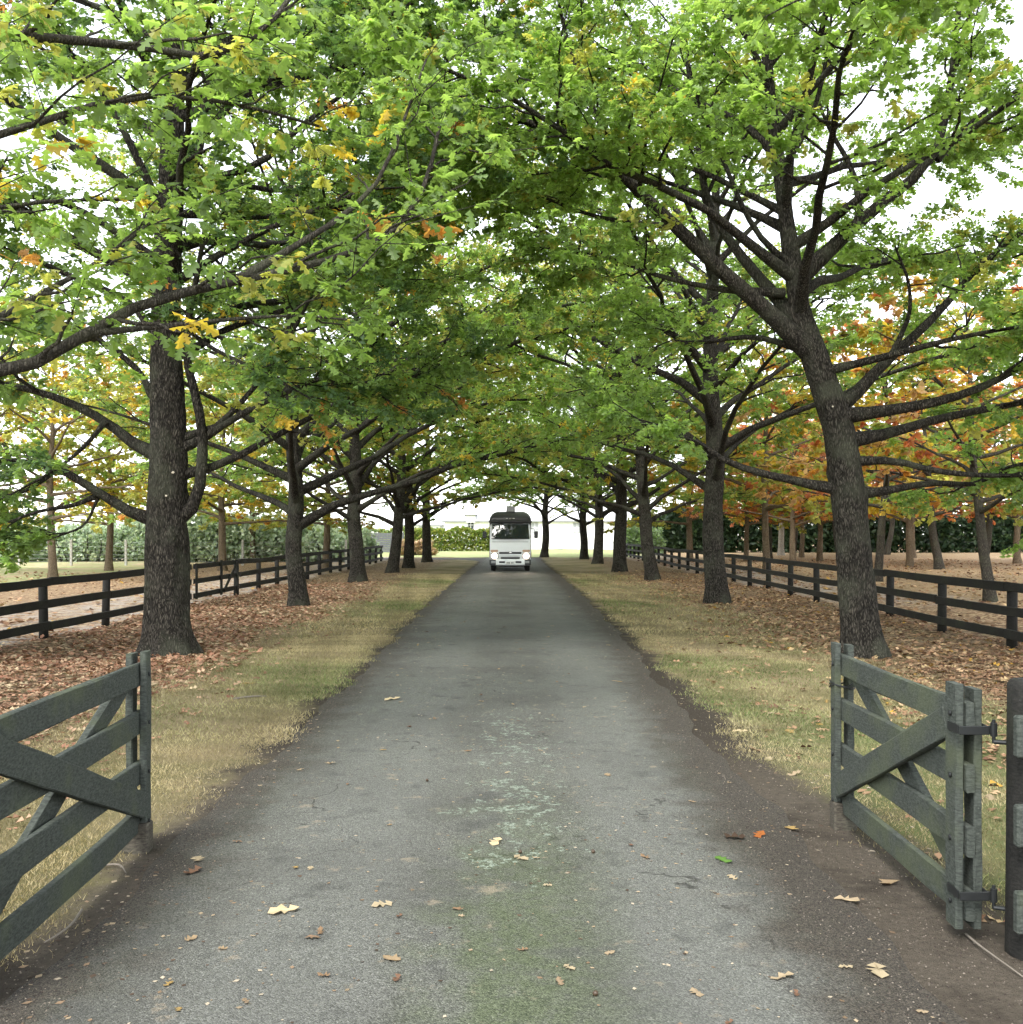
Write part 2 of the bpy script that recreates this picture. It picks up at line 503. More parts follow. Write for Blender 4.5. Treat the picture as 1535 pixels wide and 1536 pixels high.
# ------------------------------------------------------------------ leaves (vectorised)
def leaf_template(kind):
    if kind == 'near':      # lobed oak leaf, 12 triangles
        half = [(.30, .20), (.11, .34), (.40, .50), (.13, .62), (.27, .82)]
        V = [(0, 0), (0, .6), (0, 1.0)] + half + [(-a, c) for a, c in half]
        tr = []
        for s, o in ((1, 3), (-1, 8)):
            l1, n1, l2, n2, l3 = range(o, o + 5)
            t = [(0, l1, n1), (0, n1, 1), (n1, l2, n2), (n1, n2, 1), (n2, l3, 2), (n2, 2, 1)]
            tr += t if s > 0 else [(a, c, b_) for a, b_, c in t]
    elif kind == 'mid':     # 4 triangles
        V = [(0, 0), (.40, .30), (0, .55), (.36, .78), (0, 1), (-.36, .78), (-.40, .30)]
        tr = [(0, 1, 2), (2, 3, 4), (2, 4, 5), (0, 2, 6)]
    else:                   # bent diamond
        V = [(0, 0), (.36, .45), (0, 1), (-.36, .45)]
        tr = [(0, 1, 2), (0, 2, 3)]
    V = np.array(V, float)
    z = -0.22 * np.abs(V[:, 0]) * 1.6 - 0.16 * V[:, 1] ** 2
    return np.column_stack([V, z]), np.array(tr)
LT = {k: leaf_template(k) for k in ('near', 'mid', 'far')}

def leaves(pos, dr, nr, size, tint, kind='mid', curl=None):
    TV, TT = LT[kind]
    pos = np.asarray(pos); n = len(pos); k = len(TV)
    dr = unit(dr); side = unit(np.cross(dr, nr)); nr = np.cross(side, dr)
    tz = TV[None, :, 2] * (np.ones((n, 1)) if curl is None else curl[:, None])
    V = pos[:, None] + size[:, None, None] * (TV[None, :, 0, None] * side[:, None] + TV[None, :, 1, None] * dr[:, None] + tz[..., None] * nr[:, None])
    F = (TT[None] + (np.arange(n) * k)[:, None, None]).reshape(-1, 3)
    C = np.repeat(tint, k, axis=0)
    return V.reshape(-1, 3), F, C

# ------------------------------------------------------------------ trees
def limb_children(g, pts, r0, rng, dens, seclen, leafy, sides=6, start=.22, droop=0.0):
    """side branches and twigs of one limb; returns twig bases and tips"""
    n = len(pts)
    seg = np.linalg.norm(np.diff(pts, axis=0), axis=1)
    L = seg.sum()
    s = np.concatenate([[0], np.cumsum(seg)]) / L
    rads = r0 * (1 - .82 * s ** .9) + .004
    rads[0] *= 1.4; rads[1] *= 1.1
    g.tubes(pts[None], rads[None], sides)
    nsec = max(3, int(L * dens))
    secs, secr = [], []
    for i in range(nsec):
        t = start + (1 - start) * (i + rng.uniform(.1, .9)) / nsec
        p = np.array([np.interp(t, s, pts[:, k]) for k in range(3)])
        p2 = np.array([np.interp(min(1, t + .06), s, pts[:, k]) for k in range(3)])
        p1 = np.array([np.interp(max(0, t - .06), s, pts[:, k]) for k in range(3)])
        T = unit(p2 - p1)
        h = np.cross(T, [0, 0, 1.0])
        if np.linalg.norm(h) < .35:
            a = rng.uniform(0, 6.28); h = np.array([math.cos(a), math.sin(a), 0])
        h = unit(h) * (1 if i % 2 else -1)
        a = rng.uniform(.75, 1.15)
        d = unit(T * math.cos(a) + h * math.sin(a) + np.array([0, 0, rng.normal(.12 - droop, .22)]))
        ln = (seclen * (1.15 - .65 * t)) * rng.uniform(.55, 1.3)
        m = 6
        u = np.linspace(0, 1, m)[:, None]
        bend = np.array([rng.normal(0, .18), rng.normal(0, .18), rng.normal(.05 - droop, .16)])
        q = p + d * ln * u + bend * ln * u ** 2
        q[1:] += rng.normal(0, .022 * ln, (m - 1, 3))
        rr = max(.006, np.interp(t, s, rads) * .5)
        rr = min(rr, .028)
        secs.append(q); secr.append(rr * (1 - .8 * u[:, 0]) + .0025)
    # the limb's own tip also carries twigs
    secs.append(resample(pts[int(n * .7):], 6, 0)); secr.append(np.full(6, .004))
    S = np.array(secs); R = np.array(secr)
    g.tubes(S, R, 4)
    # twigs
    B, D, Ls = [], [], []
    for q in S:
        ln = np.linalg.norm(q[-1] - q[0])
        k = max(3, int(ln * leafy))
        t = rng.uniform(.12, 1, k); t[0] = 1.0
        f = t * 5; i = np.minimum(f.astype(int), 4); w_ = (f - i)[:, None]
        p = q[i] * (1 - w_) + q[i + 1] * w_
        T = unit(q[i + 1] - q[i])
        h = unit(np.cross(T, [0, 0, 1.0]) + 1e-6) * np.where(rng.random(k) < .5, 1, -1)[:, None]
        a = rng.uniform(.35, 1.15, k)[:, None]; a[0] = .1
        d = unit(T * np.cos(a) + h * np.sin(a) + np.column_stack([np.zeros(k), np.zeros(k), rng.normal(.02 - droop, .28, k)]))
        B.append(p); D.append(d); Ls.append(rng.uniform(.22, .62, k))
    B = np.concatenate(B); D = np.concatenate(D); Ls = np.concatenate(Ls)[:, None]
    sag = np.column_stack([rng.normal(0, .06, len(B)), rng.normal(0, .06, len(B)), rng.normal(-.03, .06, len(B))])
    mid = B + D * Ls * .5 + sag * .5
    tip = B + D * Ls + sag
    g.tubes(np.stack([B, mid, tip], axis=1), np.tile([.0045, .003, .0015], (len(B), 1)), 3)
    return np.stack([B, mid, tip], axis=1)

GREEN = np.array([0.124, 0.194, 0.064])
BRIGHT = np.array([0.184, 0.280, 0.088])
DEEP = np.array([0.074, 0.132, 0.058])
YGREEN = np.array([0.275, 0.285, 0.090])
YELLOW = np.array([0.38, 0.29, 0.055])
ORANGE = np.array([0.38, 0.20, 0.065])
RED = np.array([0.34, 0.125, 0.065])
BROWN = np.array([0.20, 0.11, 0.06])

def pick_tints(rng, n, palette):
    cols = np.array([c for c, _ in palette]); w_ = np.array([x for _, x in palette], float)
    return cols[rng.choice(len(cols), n, p=w_ / w_.sum())]

def twig_leaves(rng, tw, per, size, palette, low_yellow=None):
    n = len(tw)
    base = pick_tints(rng, n, palette)
    k = per
    t = rng.uniform(.15, 1.0, (n, k)); t[:, : max(2, k // 3)] = rng.uniform(.88, 1.0, (n, max(2, k // 3)))
    B, Md, Tp = tw[:, 0][:, None], tw[:, 1][:, None], tw[:, 2][:, None]
    tt = t[..., None]
    pos = np.where(tt < .5, B + (Md - B) * tt * 2, Md + (Tp - Md) * (tt - .5) * 2)
    d = unit(Tp - B)
    r = rng.normal(0, 1, (n, k, 3)) * np.array([1, 1, .45])
    dr = unit(d * .55 + unit(r) * .85 + np.array([0, 0, -.18]))
    nr = unit(np.array([0, 0, 1.0]) + rng.normal(0, .42, (n, k, 3)))
    sz = size * rng.uniform(.48, 1.28, (n, k))
    c = base[:, None, :] * rng.uniform(.72, 1.3, (n, k, 1))
    pos = pos + dr * .02
    return pos.reshape(-1, 3), dr.reshape(-1, 3), nr.reshape(-1, 3), sz.ravel(), np.clip(c.reshape(-1, 3), 0, .8)

def trunk_mesh(pts, radii, sides, rng, flare=.5, rough=.035):
    k = len(pts)
    T = unit(np.gradient(pts, axis=0))
    N = unit(np.cross(T, [0, 1.0, .05])); B = np.cross(T, N)
    a = np.arange(sides) * 2 * np.pi / sides
    z = pts[:, 2] - pts[0, 2]
    ph = rng.uniform(0, 6.28, 6)
    A = a[None, :]; Z = z[:, None]
    r = radii[:, None] * (1 + rough * np.sin(3 * A + ph[0] + 1.3 * Z) + rough * .8 * np.sin(5 * A + ph[1] - 2.1 * Z) + rough * .5 * np.sin(2 * A + 4.7 * Z + ph[2]))
    if sides < 60:
        r = r * (1 + rng.normal(0, .012, r.shape))
    else:                       # bark plates and furrows as real relief
        def field(nt, dz, warp):
            tab = rng.random((int(z[-1] / dz) + 4, nt))
            fz = Z / dz + warp * np.sin(A * 3 + ph[5]) + 0 * A; ft = (A / (2 * np.pi) * nt + .55 * np.sin(Z * 5 + A * 2) + 0 * Z) % nt
            iz = np.clip(np.floor(fz).astype(int), 0, tab.shape[0] - 2); it = np.floor(ft).astype(int) % nt
            wz = np.clip(fz - iz, 0, 1); wt = ft - np.floor(ft)
            wz = wz * wz * (3 - 2 * wz); wt = wt * wt * (3 - 2 * wt)
            t2 = (it + 1) % nt
            return (tab[iz, it] * (1 - wt) + tab[iz, t2] * wt) * (1 - wz) + (tab[iz + 1, it] * (1 - wt) + tab[iz + 1, t2] * wt) * wz
        f1, f2 = field(int(sides * .42), .16, .3), field(int(sides * .2), .34, .4)
        r = r - .017 * np.abs(f1 - .5) ** .7 * np.clip(radii / .2, .3, 1)[:, None] + .03 * (f2 - .5) * np.clip(radii / .25, .2, 1)[:, None]
        for zz, aa, hh in ((1.95, 4.4, .05), (2.4, 5.4, .045), (2.05, 3.4, .05), (1.2, 4.9, .025)):      # healed knots
            r = r + hh * np.exp(-((Z - zz) / .10) ** 2 - (((A - aa + np.pi) % (2 * np.pi) - np.pi) * radii[:, None] / .11) ** 2)
    lobes = .65 + .35 * np.cos(5 * A + ph[3]) * np.sin(2 * A + ph[4])
    r = r + radii[0] * flare * np.exp(-Z / .20) * lobes
    V = pts[:, None] + (N[:, None] * np.cos(A)[..., None] + B[:, None] * np.sin(A)[..., None]) * r[..., None]
    V[0, :, 2] -= .06
    g = Geo()
    i = np.arange(k - 1)[:, None] * sides; j = np.arange(sides)[None]; j2 = (j + 1) % sides
    g.add(V.reshape(-1, 3), quads=np.stack([i + j, i + j2, i + sides + j2, i + sides + j], -1).reshape(-1, 4))
    return g

def auto_limbs(rng, tp, tr, h0, h1, count, spread, tilt0=.75, tilt1=1.05, az0=None, side_boost=None):
    """limbs around a trunk path: lower ones long and arching out, upper ones shorter and steeper"""
    out = []
    H = tp[-1, 2]
    for i in range(count):
        f = (i + rng.uniform(-.3, .3)) / max(1, count - 1); f = min(max(f, 0), 1)
        z = h0 + (h1 - h0) * f
        p = np.array([np.interp(z, tp[:, 2], tp[:, 0]), np.interp(z, tp[:, 2], tp[:, 1]), z])
        r = np.interp(z, tp[:, 2], tr)
        az = (az0 or 0) + i * 2.39996 + rng.normal(0, .25)
        prof = (1 - f) ** .55 * (.82 + .35 * math.sin(min(1, f * 2.6) * 1.57)) + .12
        ln = spread * prof * rng.uniform(.85, 1.15)
        if side_boost is not None:
            ln *= 1 + side_boost[0] * max(0, math.cos(az - side_boost[1]))
        el = tilt0 + (tilt1 - tilt0) * f + rng.normal(0, .08)      # from the horizontal
        u = np.linspace(0, 1, 9)[:, None]
        hd = np.array([math.cos(az), math.sin(az), 0])
        e = el * (1 - .72 * u)                                    # flattens outwards
        stp = hd * np.cos(e) + np.array([0, 0, 1.0]) * np.sin(e)
        stp = stp + rng.normal(0, .085, stp.shape)
        q = p + np.vstack([[0, 0, 0], np.cumsum(stp[:-1] * ln / 8, axis=0)])
        q[0] = p + hd * r * .3
        out.append((q, min(r * .5, .02 + .0085 * ln)))
    return out

def make_tree(name, label, loc, seed, tp, tr, limbs, palette, lod, per, size, leafy=6.0, dens=2.3, seclen=1.35,
              barkm='bark', group=None, sides=16, flare=.5, cat='tree', own=0, droop=0.0, scars=(), start=.22, thin=.38):
    """an Empty at the base; parts: trunk, each main branch, crown"""
    rng = np.random.default_rng(seed)
    root = empty(name, loc)
    tag(root, label, cat, group)
    g = trunk_mesh(tp, tr, sides, rng, flare)
    me = g.mesh('trunk', True); me.materials.append(M[barkm]); link('trunk', me, root)
    TW = []
    for lm in limbs:
        q, r = lm[:2]; st_ = lm[2] if len(lm) > 2 else start
        gb = Geo()
        TW.append(limb_children(gb, np.asarray(q), r, rng, dens, seclen, leafy, 8 if lod == 'near' else 6, st_, droop))
        me = gb.mesh('branch', True); me.materials.append(M[barkm]); link('branch', me, root)
    tw = np.concatenate(TW)
    pos, dr, nr, sz, c = twig_leaves(rng, tw, per, size, palette)
    keep = np.ones(len(pos), bool)
    if name == 'oak_tree':      # the driveway is kept clear for vehicles
        keep &= ~((np.abs(pos[:, 0] + loc[0]) < 2.6) & (pos[:, 2] < 3.35 - .35 * np.abs(pos[:, 0] + loc[0])))
        keep &= ~((pos[:, 2] > 6.5 + 1.2 * (lod == 'near')) & (rng.random(len(pos)) < thin))  # upper crown thinned at random to let more skylight down
    if own:                     # the leaves nearest the viewer are single parts
        wp = pos + np.array(loc)
        x_, z_ = wp[:, 0] / wp[:, 1] * FPX + CX, HY - (wp[:, 2] - CAM_H) / wp[:, 1] * FPX
        inv = (wp[:, 1] > .5) & (x_ > 0) & (x_ < 1535) & (z_ > 0) & (z_ < 1536)
        dist = np.where(inv & keep, np.linalg.norm(wp - np.array([0, 0, CAM_H]), axis=1), 1e9)
        idx = np.argsort(dist)[:own]
        idx = idx[dist[idx] < 1e8]
        keep[idx] = False
        TV, TT = LT['near']
        cl = {}
        for i in idx:
            key = tuple(np.round(np.log(c[i] + 1e-3) * 2.2).astype(int))
            if key not in cl:
                m2 = np_mesh('leaf', TV, TT, False, np.tile(c[i], (len(TV), 1))); m2.materials.append(M['oak_leaf']); cl[key] = m2
            o = link('leaf', cl[key], root)
            d_ = unit(dr[i]); s_ = unit(np.cross(d_, nr[i])); n_ = np.cross(s_, d_)
            mt = np.eye(4); mt[:3, 0] = s_ * sz[i]; mt[:3, 1] = d_ * sz[i]; mt[:3, 2] = n_ * sz[i]; mt[:3, 3] = pos[i]
            o.matrix_local = Matrix(mt.tolist())
    curl = rng.uniform(.3, 1.8, len(pos))
    if lod == 'near':           # lobed leaves where they can be made out, plainer ones high above and far round
        wp = pos + np.array(loc)
        yy = np.maximum(wp[:, 1], .3)
        x_, z_ = wp[:, 0] / yy * FPX + CX, HY - (wp[:, 2] - CAM_H) / yy * FPX
        vis = (wp[:, 1] > .5) & (x_ > -250) & (x_ < 1785) & (z_ > -160)
        fine = vis & (wp[:, 1] < 10.5)
        sets = [(keep & fine, 'near'), (keep & vis & ~fine, 'mid'), (keep & ~vis, 'far')]
    else:
        sets = [(keep, lod)]
    Vs, Fs, Cs, off = [], [], [], 0
    for msk, kd in sets:
        if not msk.any(): continue
        V, F, C = leaves(pos[msk], dr[msk], nr[msk], sz[msk], c[msk], kd, curl[msk])
        Vs.append(V); Fs.append(F + off); Cs.append(C); off += len(V)
    V, F, C = np.concatenate(Vs), np.concatenate(Fs), np.concatenate(Cs)
    me = np_mesh('crown', V, F, False, C); me.materials.append(M['oak_leaf'])
    o = link('crown', me, root); o['kind'] = 'stuff'
    for (z, a, s) in scars:
        gs = Geo()
        p = np.array([np.interp(z, tp[:, 2], tp[:, k]) for k in range(3)])
        d = np.array([math.cos(a), math.sin(a), .12]); r = np.interp(z, tp[:, 2], tr)
        gs.tube([p + d * (r * .8), p + d * (r * 1.03), p + d * (r * 1.06)], [s * 1.35, s * 1.15, s], 9, cap=True)
        gs.build('pruning_scar', M['cut_wood'], root)
    return root

def copy_tree(o, loc, rz, sc, label, name=None):
    c = o.copy(); COL.objects.link(c)
    c.location = loc; c.rotation_euler = (0, 0, rz); c.scale = sc
    c['label'] = label
    for ch in o.children:
        k = ch.copy(); COL.objects.link(k); k.parent = c
    return c

def local(pts, loc):
    return np.asarray(pts, float) - np.array(loc)

#PART2
# ------------------------------------------------------------------ ground and driveway
def wob(t, ph):
    return np.sin(t * 1.7 + ph) * .5 + np.sin(t * 4.1 + ph * 2.3) * .3 + np.sin(t * 9.7 + ph * 1.7) * .2

def ground_z(X, Y):
    amp = np.clip((np.abs(X) - 2.3) / 1.2, 0, 1) * np.clip((13 - np.abs(X)) / 3, 0, 1)
    return amp * .022 * (np.sin(X * 1.9 + Y * .7) + np.sin(Y * 1.3 - X * .8 + 1) + .6 * np.sin(X * 4.3 + Y * 3.1))

def build_ground():
    xs = np.unique(np.concatenate([np.linspace(-600, -40, 12), np.linspace(-40, -12, 15), np.linspace(-12, 12, 97), np.linspace(12, 40, 15), np.linspace(40, 600, 12)]))
    ys = np.unique(np.concatenate([np.linspace(-60, 0, 13), np.linspace(0, 30, 121), np.linspace(30, 75, 46), np.linspace(75, 130, 12), np.linspace(130, 900, 12)]))
    X, Y = np.meshgrid(xs, ys)
    Z = ground_z(X, Y)
    n, m = X.shape
    i = np.arange(n - 1)[:, None] * m; j = np.arange(m - 1)[None]
    F = np.stack([i + j, i + j + 1, i + m + j + 1, i + m + j], -1).reshape(-1, 4)
    me = np_mesh('ground', np.stack([X, Y, Z], -1).reshape(-1, 3), F, True)
    tag(link('ground', me, None, M['ground']), kind='structure')

def road_edges(y):
    l = -1.72 - .16 * np.clip((y - 12) / 10, 0, 1) + .13 * np.clip((y - 40) / 10, 0, 1)
    r = 1.50 + .22 * np.clip((y - 8) / 8, 0, 1) + .12 * np.clip((y - 16) / 10, 0, 1) - .1 * np.clip((y - 38) / 8, 0, 1)
    return l + .07 * wob(y, 1.0), r + .07 * wob(y, 4.0)

def build_road():
    ys = np.concatenate([np.linspace(-6, 30, 361), np.linspace(30.3, 66, 90)])
    l, r = road_edges(ys)
    l = np.where(ys > 57, l - np.clip(ys - 57, 0, 20) ** 2 * .06, l)      # swings left at the end
    t = np.linspace(0, 1, 13)
    X = l[:, None] + (r - l)[:, None] * t[None]
    Z = .005 + .028 * (1 - (2 * t - 1) ** 2)[None] + np.zeros_like(X)
    Y = np.repeat(ys[:, None], 13, 1)
    n, m = X.shape
    i = np.arange(n - 1)[:, None] * m; j = np.arange(m - 1)[None]
    F = np.stack([i + j, i + j + 1, i + m + j + 1, i + m + j], -1).reshape(-1, 4)
    me = np_mesh('driveway', np.stack([X, Y, Z], -1).reshape(-1, 3), F, True)
    tag(link('driveway', me, None, M['asphalt']), kind='structure')
    # the cross lane that leads off to the left beyond the trees
    xs = np.linspace(-40, 1.9, 60)
    yc = 64 + .004 * (xs + 3) ** 2
    V = np.concatenate([np.column_stack([xs, yc - 1.9 + .1 * wob(xs, 2), np.full(60, .010)]), np.column_stack([xs, yc + 2.4 + .1 * wob(xs, 5), np.full(60, .010)])])
    k = np.arange(59)
    me = np_mesh('cross_lane', V, np.stack([k, k + 1, k + 61, k + 60], -1), True)
    tag(link('cross_lane', me, None, M['asphalt']), kind='structure')
build_ground()
build_road()

def road_z(x, y):
    l, r = road_edges(np.asarray(y, float))
    t = (x - l) / (r - l)
    return np.where((t > 0) & (t < 1), .005 + .028 * (1 - (2 * t - 1) ** 2), ground_z(np.asarray(x, float), np.asarray(y, float)))

# ------------------------------------------------------------------ post and rail fences
def rail_fence(name, label, pts_fn, ys, post_r, zs, rail_h, seed, side, skip=()):
    rng = np.random.default_rng(seed)
    root = empty(name, (*pts_fn(ys[0])[:2], 0))
    tag(root, label, 'fence')
    base = np.array([*pts_fn(ys[0])[:2], 0])
    for i, y in enumerate(ys):
        p = np.array([*pts_fn(y)[:2], 0]) - base
        g = Geo()
        lean = rng.normal(0, .012, 2)
        top = zs[-1] + rail_h * .3
        g.tube([p + [0, 0, -.1], p + [lean[0] * .5, lean[1] * .5, top * .5], p + [lean[0], lean[1], top - .01], p + [lean[0], lean[1], top]],
               [post_r * 1.04, post_r, post_r * .97, post_r * .8], 10, cap=True)
        g.build('post', M['fence_paint'], root, True)
    off = post_r + .022
    for k, z in enumerate(zs):
        i = (k % 2)
        if i: spans = [(0, 1)]
        else: spans = []
        a = 1 if i else 0
        while a < len(ys) - 1:
            b_ = min(a + 2, len(ys) - 1); spans.append((a, b_)); a = b_
        for a, b_ in spans:
            if a == b_: continue
            A = np.array([*pts_fn(ys[a])[:2], z]) - base; B = np.array([*pts_fn(ys[b_])[:2], z]) - base
            A[0] += side * off; B[0] += side * off
            A[2] += rng.normal(0, .008); B[2] += rng.normal(0, .008)
            dd = unit(B - A) * .006
            g = Geo(); g.plank(A + dd, B - dd, .04, rail_h * rng.uniform(.96, 1.04), rng, 6, .006, (0, 0, 1), .003)
            g.build('rail', M['fence_paint'], root)
    return root

ZR = (.20, .525, .86)
fr = lambda y: (7.0 + .016 * (y - 14), y)
rail_fence('rail_fence', 'dark three-rail timber fence along the right verge before the autumn paddock', fr, np.arange(9.5, 72, 2.42), .072, ZR, .125, 31, -1)
fl = lambda y: (-7.12 - .006 * (y - 15), y)
rail_fence('rail_fence', 'dark three-rail timber fence at far left running up to the small paddock gate', fl, np.array([10.7, 13.1, 15.6, 18.0, 20.4, 22.6]), .068, ZR, .125, 32, 1)
rail_fence('rail_fence', 'dark three-rail timber fence on the left beyond the small paddock gate', fl, np.arange(26.75, 59.5, 2.4), .068, ZR, .125, 33, 1)

def paddock_gate():
    y0, y1 = 22.85, 26.45
    x = lambda y: fl(y)[0] + .08
    root = empty('paddock_gate', (x(y0), y0, 0)); tag(root, 'small timber gate with diagonal end brace in the left fence', 'gate')
    b0 = np.array([x(y0), y0, 0])
    pt = lambda y, z, dx=0: np.array([x(y) + dx, y, z]) - b0
    for z in (.20, .525, .86):
        g = Geo(); g.beam(pt(y0, z), pt(y1, z), .035, .115, .005); g.build('rail', M['fence_paint'], root)
    for y in (y0 + .05, y1 - .05):
        g = Geo(); g.box(pt(y, .53, .045), (.035, .10, .80), None, .005); g.build('stile', M['fence_paint'], root)
    g = Geo(); g.beam(pt(25.15, .2, .045), pt(26.35, .84, .045), .03, .09, .005); g.build('brace', M['fence_paint'], root)
    g = Geo(); g.box(pt(24.9, .53, .045), (.035, .13, .84), None, .005); g.build('stile', M['fence_paint'], root)
paddock_gate()

# ------------------------------------------------------------------ the open driveway gates
def driveway_gate(label, hinge, end, face, seed, post):
    """hinge, end: ground points; face: unit vector from the gate towards the driveway"""
    rng = np.random.default_rng(seed)
    hinge = np.array([*hinge, 0.0]); end = np.array([*end, 0.0]); face = np.array([*face, 0.0])
    root = empty('driveway_gate', hinge); tag(root, label, 'gate')
    e = end - hinge; L = np.linalg.norm(e); u = e / L; f = unit(face - u * face.dot(u))
    th = .032
    pt = lambda s, z, o=0.0: u * s + f * o + np.array([0, 0, z])
    zr = (.152, .400, .647, .890); hr = .116
    G_ = M['gate_paint']
    def bd(name, a, b_, wd, ht, up=(0, 0, 1)):
        g = Geo(); g.plank(a, b_, wd, ht, rng, 9, .005, up, .0016); return g.build(name, G_, root)
    for z in zr:
        dz = rng.normal(0, .004, 2)
        bd('rail', pt(.012, z + dz[0]), pt(L - .015, z + dz[1]), th, hr)
    o = th + .003
    ztop, zbot = 1.0, .055
    for so in (-1, 1):                      # each upright is a pair of boards that clasps the rails
        bd('stile', pt(.075, zbot, so * o), pt(.075, ztop + .01 * so, so * o), .10, th, f)
        bd('stile', pt(L - .05, .15, so * o), pt(L - .05, ztop + .005 * so, so * o), .085, th, f)
    zc = lambda t: None
    bd('brace', pt(L - .085, .235, o), pt(.135, .85, o), th, .125)
    bd('brace', pt(L - .105, .885, -o), pt(.135, .20, -o), th, .105)
    # packing blocks between the paired boards at the hinge side
    for (z, h) in ((.39, .10), (.63, .08)):
        pass
    for z in zr:                            # bolt heads
        for s in (.075, L - .05):
            g = Geo(); c = pt(s, z, o + th / 2)
            g.tube([c, c + f * .006, c + f * .008], [.011, .011, .007], 8, cap=True); g.build('bolt', M['dark_iron'], root, True)
    tp_ = np.array([*post, 0.0]) - hinge         # strap hinges reach over to the post
    for z in (.20, .84):
        gh = Geo()
        e0 = pt(.02, z)
        dirp = unit((tp_ - e0) * [1, 1, 0])
        pin = e0 + dirp * .085
        R_ = np.stack([u, f, [0, 0, 1]], 1)
        for so in (-1, 1):
            gh.box(pt(.045, z, so * (o + .019)), (.10, .005, .034), R_, .001)
        gh.box(pt(-.022, z), (.006, 2 * o + .044, .034), R_, .002)
        gh.beam(pt(-.022, z), pin, .006, .034, .001)
        gh.tube([pin + [0, 0, -.024], pin + [0, 0, .028]], .013, 9, cap=True)
        gh.tube([pin + [0, 0, -.05], pin + [0, 0, .04]], .007, 8, cap=True)
        gh.tube([pin + [0, 0, -.045], pin + [0, 0, -.045] + dirp * .16], .009, 8, cap=True)
        gh.build('hinge', M['dark_iron'], root)
    return root

RG_H, RG_E = (1.785, 3.97), (1.80, 5.62)
LG_H, LG_E = (-1.80, 3.36), (-1.885, 5.22)
RPOST, LPOST = (1.995, 3.90), (-2.02, 3.30)
driveway_gate('open weathered grey-green timber gate on the right of the driveway', RG_H, RG_E, (-1, 0.08), 5, RPOST)
driveway_gate('open weathered grey-green timber gate on the left cut off by the picture edge', LG_H, LG_E, (1, 0.12), 6, LPOST)

def stub(label, p, sx, sy, h, rz):
    g = Geo(); c, s = math.cos(rz), math.sin(rz)
    g.box((0, 0, h / 2 - .05), (sx, sy, h + .1), [[c, -s, 0], [s, c, 0], [0, 0, 1]], .008)
    o = g.build('gate_stop', M['bare_wood']); o.location = (*p, 0); tag(o, label, 'post', 'gate stops')
stub('short bare wooden stop post under the end of the right gate', (1.80, 5.56), .12, .10, .145, -.02)
stub('short bare wooden stop post under the end of the left gate', (-1.885, 5.16), .13, .10, .145, .05)

g = Geo()                                   # loop of wire tied round the end of the right gate
c = np.array([1.80, 5.575, 0])
a = np.linspace(0, 2 * math.pi, 25)
for k in range(3):
    g.tube(np.column_stack([c[0] + .066 * np.cos(a), c[1] + .062 * np.sin(a), .77 + .008 * k + .012 * np.sin(a * 2 + k)]), .0035, 5)
tag(g.build('wire_loop', M['dark_iron'], None, True), 'twisted wire loop tied around the end of the right gate', 'wire')

def gate_post(label, p, sgn):
    root = empty('gate_post', (*p, 0)); tag(root, label, 'gate post')
    g = Geo()
    pts = np.array([[0, 0, z] for z in (-.1, .02, .4, .8, 1.02, 1.04)]); 
    g.tube(pts, [.112, .108, .104, .102, .10, .088], 14, cap=True)
    g.build('post', M['fence_paint'], root, True)
    for z in (.20, .52, .85):
        g = Geo(); g.beam(np.array([sgn * -.135, -.118, z]), np.array([sgn * 2.3, -.118 - .02, z]), .04, .155, .007); g.build('rail', M['gate_paint'], root)
    g = Geo(); g.tube([[sgn * 2.2, 0, -.1], [sgn * 2.2, 0, 1.0]], .085, 10, cap=True); g.build('post', M['fence_paint'], root, True)
gate_post('dark round gate post with fence rail ends at the right picture edge', RPOST, 1)
gate_post('dark round gate post carrying the left driveway gate', LPOST, -1)

# ------------------------------------------------------------------ avenue oaks
PAL_R1 = [(BRIGHT, 9), (GREEN, 4), (YGREEN, 1.0), (YELLOW, .06)]
PAL_L1 = [(GREEN, 7), (DEEP, 4.5), (BRIGHT, 3), (YGREEN, .7), (YELLOW, .22), (ORANGE, .14)]
PAL_NL = [(GREEN, 5), (BRIGHT, 4), (YGREEN, 1.2), (YELLOW, .22), (ORANGE, .1)]
PAL_AV = [(GREEN, 6), (BRIGHT, 5), (YGREEN, 4), (YELLOW, .2), (ORANGE, .06)]
PAL_LOW = [(GREEN, 4), (BRIGHT, 4), (YGREEN, 5), (YELLOW, .25), (ORANGE, .05)]

def hand(loc, d0, path, dslope, r, n=12):
    """limb sighted along the photo at the tree's distance; dslope = metres towards (-) or away (+) per metre sideways or up"""
    pts = [P(px, py, d0) for px, py in path]
    out = [pts[0]]
    acc = 0.0
    for a, b_, q in zip(pts[:-1], pts[1:], path[1:]):
        acc += np.linalg.norm(b_ - a) * dslope
        out.append(P(q[0], q[1], d0 + acc))
    q = resample(local(out, loc), n, 2)
    return (q, r, .5)

def rooted(limbs, tp):
    out = []
    for q, r, st_ in limbs:
        q = q.copy(); z = q[0, 2]
        c = np.array([np.interp(z, tp[:, 2], tp[:, 0]), np.interp(z, tp[:, 2], tp[:, 1]), z])
        if np.linalg.norm(q[0] - c) < .7: q[0] = q[0] * .25 + c * .75
        out.append((q, r, st_))
    return out

